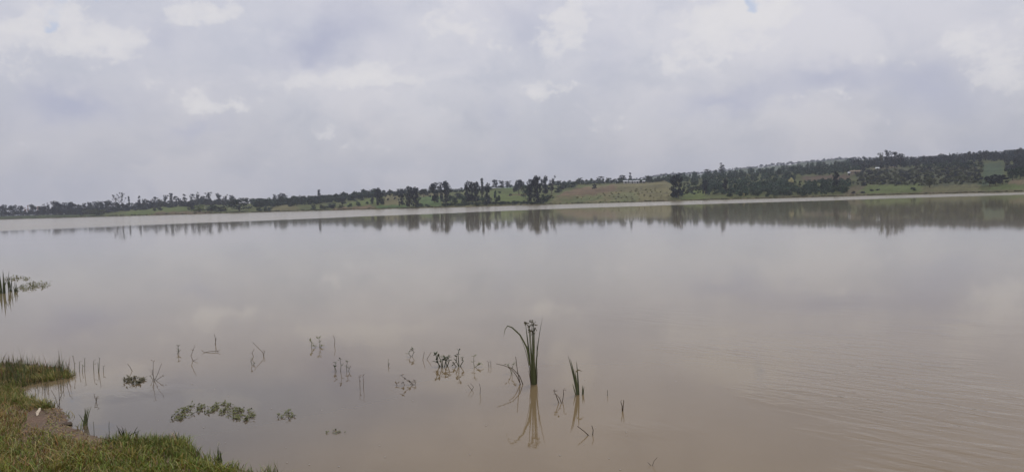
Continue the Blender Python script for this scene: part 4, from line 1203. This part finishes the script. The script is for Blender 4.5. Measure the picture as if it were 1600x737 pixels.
def tuft(px, py, n, h, spread, label, c=GREEN, pale=False, name='grass_tuft', w=1.6):
    base, u = unit(px, py); g = np.random.default_rng(int(px + py * 3))
    base[2] = max(0.0, float(bank_z(np.array([base[0]]), np.array([base[1]]))[0]))
    e = tag(empty(name, base), label, 'grass tuft', 'grass tufts at the waterside')
    for i in range(n):
        x0 = g.normal(0, spread * .35); x1 = x0 + g.normal(0, spread * .6); hh = h * g.uniform(.45, 1.0)
        link('blade', blade_mesh(curve(loc(x0, -2, u, g.normal(0, .02)), loc((x0 + x1) / 2 - (x1 - x0) * .2, hh * .6, u), loc(x1, hh, u, g.normal(0, .04)), 6), w * u, jit(c, g, .3)), M['reed'], e)
    if pale:
        mb = MB()
        for i in range(8):
            p = loc(g.normal(0, .8), h + i * .7, u); mb.tube([p, p + loc(g.normal(0, 1), 1.6, u)], [.8 * u, .3 * u], 4, (.5, .47, .38))
        link('seed_head', mb.mesh('seed_head'), M['reed'], e)
    return e
tuft(134, 663, 14, 29, 6, 'green grass tuft on a mud clod in the bank corner', GREEN)
tuft(193, 687, 14, 26, 12, 'wide dark grass tuft at the near bank edge', DGREEN)
tuft(214, 688, 8, 18, 5, 'narrow dark grass tuft right of the wide one', DGREEN)
tuft(343, 722, 12, 27, 6, 'lone grass tuft with pale tip in the water by the bank end', GREEN, True)
# far left reeds
for (x, y, n, h, s_, lab) in ((4, 458, 12, 44, 7, 'tallest reed tuft at the far left edge of the water'), (15, 455, 8, 33, 5, 'second reed tuft at the far left edge'),
                              (25, 456, 6, 17, 3, 'short reed tuft beside the far left floating weed')):
    e = tuft(x, y, n, h, s_, lab, DGREEN, name='reed_tuft', w=1.5); e['group'] = 'reeds at the far left edge'; e['category'] = 'reeds'

def weed(poly, n, size, label, c=OLIVE, lift=2.5, seed=1, name='floating_weed'):
    """mat of small leaves floating on the water, stems under it"""
    g = np.random.default_rng(seed); P_ = spots_px(poly, n, g); c0 = P_.mean(0); c0[2] = 0
    _, _, dep = project(c0[None]); u = float(dep[0]) / F
    cen = g.uniform(0, 1, (7, 1))
    fol, st = MB(), MB()
    for p in P_:
        q = p - c0; clump = math.sin(q[0] / u * .28 + 1) * math.sin(q[1] / u * .05 + seed) + g.normal(0, .45)
        if clump < .12: continue
        q = q + np.array([0, 0, abs(g.normal(0, lift * .6)) * u])
        leaves_on(fol, q, .3 * u, 3, size * u, g, c)
        if g.uniform() < .3:
            st.tube([q * [1, 1, 0] - [0, 0, .01], q * [1, 1, .6] + [g.normal(0, u), g.normal(0, u), 0], q], [.5 * u, .4 * u, .3 * u], 4, jit(BROWN, g))
    e = tag(empty(name, c0), label, 'floating weed', 'mats of floating weed')
    tag(link('foliage', fol.mesh('foliage'), M['reed'], e), kind='stuff')
    if st.n: tag(link('stem', st.mesh('stem'), M['reed'], e), kind='stuff')
    return e
weed([(267, 650), (280, 640), (298, 629), (312, 634), (330, 632), (352, 629), (366, 634), (392, 640), (400, 652), (384, 657), (358, 652), (336, 646), (306, 645), (282, 656), (268, 657)], 520, 5.0,
     'largest mat of green leafy weed floating before the bank', (.135, .140, .050), seed=4)
weed([(186, 596), (200, 588), (212, 590), (226, 590), (226, 600), (206, 600)], 170, 4.8, 'small brownish floating mat beside the branching twig', (.10, .09, .05), seed=5)
weed([(434, 652), (442, 642), (452, 642), (460, 650), (450, 655)], 50, 5.2, 'little leafy float right of the largest weed mat', OLIVE, seed=6)
weed([(509, 677), (514, 670), (530, 671), (541, 671), (540, 676), (522, 678)], 34, 3.6, 'scanty flat float of leaves lowest in the middle water', OLIVE, 1.2, seed=7)
weed([(6, 436), (20, 431), (48, 433), (60, 436), (30, 439)], 120, 3.0, 'upper thin weed strip at the far left edge', OLIVE, 1.5, seed=8)
weed([(18, 456), (30, 448), (48, 441), (82, 442), (72, 449), (48, 454)], 260, 3.2, 'broader green weed strip at the far left edge', OLIVE, 2.0, seed=9)

# little flecks of foam drifting on the near water
g = np.random.default_rng(91); mb = MB()
for i in range(40):
    p = wpt(g.uniform(240, 1100), 560 + 175 * g.uniform(0, 1) ** .6, 0); r_ = g.uniform(.003, .009)
    V = [p + [0, 0, .010]] + [p + np.array([math.cos(a) * r_ * g.uniform(.5, 1.6), math.sin(a) * r_ * g.uniform(.6, 1.3), .004]) for a in np.linspace(0, 5.5, 7)]
    mb.add(V, [(0, 1 + j, 1 + (j + 1) % 7) for j in range(7)], (1, 1, 1))
foam_m = plain('foam', (.40, .37, .32), .8, .2, .1, 30)
tag(link('foam', mb.mesh('foam'), foam_m), 'tiny pale flecks of foam drifting on the near water', 'foam', None, 'stuff')

# ------------------------------------------------------------------ debris on the bank
def lump(name, px, py, wpx, hpx, c, label, cat, mat, seed=1, group=None, flat=1.0):
    base, u = unit(px, py); g = np.random.default_rng(seed)
    base[2] = float(bank_z(np.array([base[0]]), np.array([base[1]]))[0])
    mb = MB(); V = [(0, 0, 1)]; nr_, ns = 4, 9
    for i in range(1, nr_):
        for j in range(ns):
            a = 6.283 * j / ns; p = math.pi * i / nr_; k_ = g.uniform(.72, 1.15)
            V.append((math.sin(p) * math.cos(a) * k_, math.sin(p) * math.sin(a) * k_, math.cos(p) * k_))
    V.append((0, 0, -1)); Fc = [(0, 1 + j, 1 + (j + 1) % ns) for j in range(ns)]
    for i in range(nr_ - 2):
        for j in range(ns):
            Fc.append((1 + i * ns + j, 1 + (i + 1) * ns + j, 1 + (i + 1) * ns + (j + 1) % ns, 1 + i * ns + (j + 1) % ns))
    b_ = 1 + (nr_ - 2) * ns; Fc += [(len(V) - 1, b_ + (j + 1) % ns, b_ + j) for j in range(ns)]
    V = np.array(V) * [wpx * u * .5, wpx * u * .5 * flat, hpx * u * .6]
    mb.add(V, Fc, c)
    o = link(name, mb.mesh(name, True), mat); o.location = base
    return tag(o, label, cat, group)
clod = plain('wet_clod', (.075, .052, .036), .7, .3, .3, 20)
stone = plain('bank_stone', (.20, .17, .14), .8, .3, .25, 12)
lump('mud_clod', 137, 666, 13, 6, (1, 1, 1), 'dark mud clod under the green grass tuft', 'mud clod', clod, 3)
lump('mud_clod', 91, 635, 14, 7, (1, 1, 1), 'dark mud clod at the foot of the forked twig', 'mud clod', clod, 4)
lump('mud_clod', 104, 664, 17, 7, (1, 1, 1), 'wide dark mud clod at the bare muddy edge', 'mud clod', clod, 5)
g = np.random.default_rng(77)
STL = ['small stone at the upper end of the bank tip', 'flat brownish stone by the lone grass tuft', 'rounded pebble under the lone grass tuft', 'grey stone in the middle of the stony bank tip',
       'small dark pebble near the frame bottom', 'pale pebble near the frame bottom', 'largest stone of the stony bank tip', 'last stone where the bank leaves the frame']
for i, (x, y) in enumerate(((316, 712), (328, 719), (338, 725), (350, 728), (359, 732), (368, 733), (377, 736), (392, 737))):
    lump('stone', x, y, g.uniform(4, 8), g.uniform(2, 4), (1, 1, 1), STL[i], 'stone', stone, 20 + i, 'stones on the bank tip')
# pale crumpled rag
base, u = unit(57, 652)
base[2] = float(bank_z(np.array([base[0]]), np.array([base[1]]))[0])
V = []; mb = MB(); nn = 10
for i in range(nn):
    t_ = i / (nn - 1)
    cxx = np.array([-4 + 8.5 * t_ + .6 * math.sin(9 * t_), 0, 11 - 16 * t_ + 1.2 * math.sin(13 * t_)]) * u
    ww = (2.6 * math.sin(math.pi * (t_ * .8 + .15)) + .4) * u * g.uniform(.75, 1.1)
    for j in range(6):
        a = 6.283 * j / 6
        V.append(cxx * [1, 0, .35] + np.array([math.cos(a) * ww, -.9 * (11 - 16 * t_) * u * -1.6 + math.sin(a) * ww * .9, .02 + abs(math.sin(a)) * ww * g.uniform(.3, .7)]))
Fc = [(i * 6 + j, i * 6 + (j + 1) % 6, i * 6 + 6 + (j + 1) % 6, i * 6 + 6 + j) for i in range(nn - 1) for j in range(6)]
Fc += [tuple(range(5, -1, -1)), tuple(range((nn - 1) * 6, nn * 6))]
mb.add(V, Fc)
rag = plain('pale_rag', (.52, .44, .34), .85, .2, .2, 25)
o = link('rag', mb.mesh('rag'), rag); o.location = base
tag(o, 'pale crumpled rag lying on the bare brown mud', 'rag')

# ------------------------------------------------------------------ haze over the whole place
mb = MB(); mb.box((-3150, -320, -1.6), (3150, 3100, 150))
hz = bpy.data.materials.new('haze_air'); hz.use_nodes = True; hz.node_tree.nodes.clear()
kk = NT(hz.node_tree)
pv = kk.n('ShaderNodeVolumePrincipled')
pv.inputs['Color'].default_value = (.76, .82, 1.0, 1)
pv.inputs['Density'].default_value = 0.00018
pv.inputs['Anisotropy'].default_value = 0.2
out = kk.n('ShaderNodeOutputMaterial'); hz.node_tree.links.new(pv.outputs[0], out.inputs['Volume'])
o = link('haze', mb.mesh('haze'), hz)
tag(o, kind='stuff')
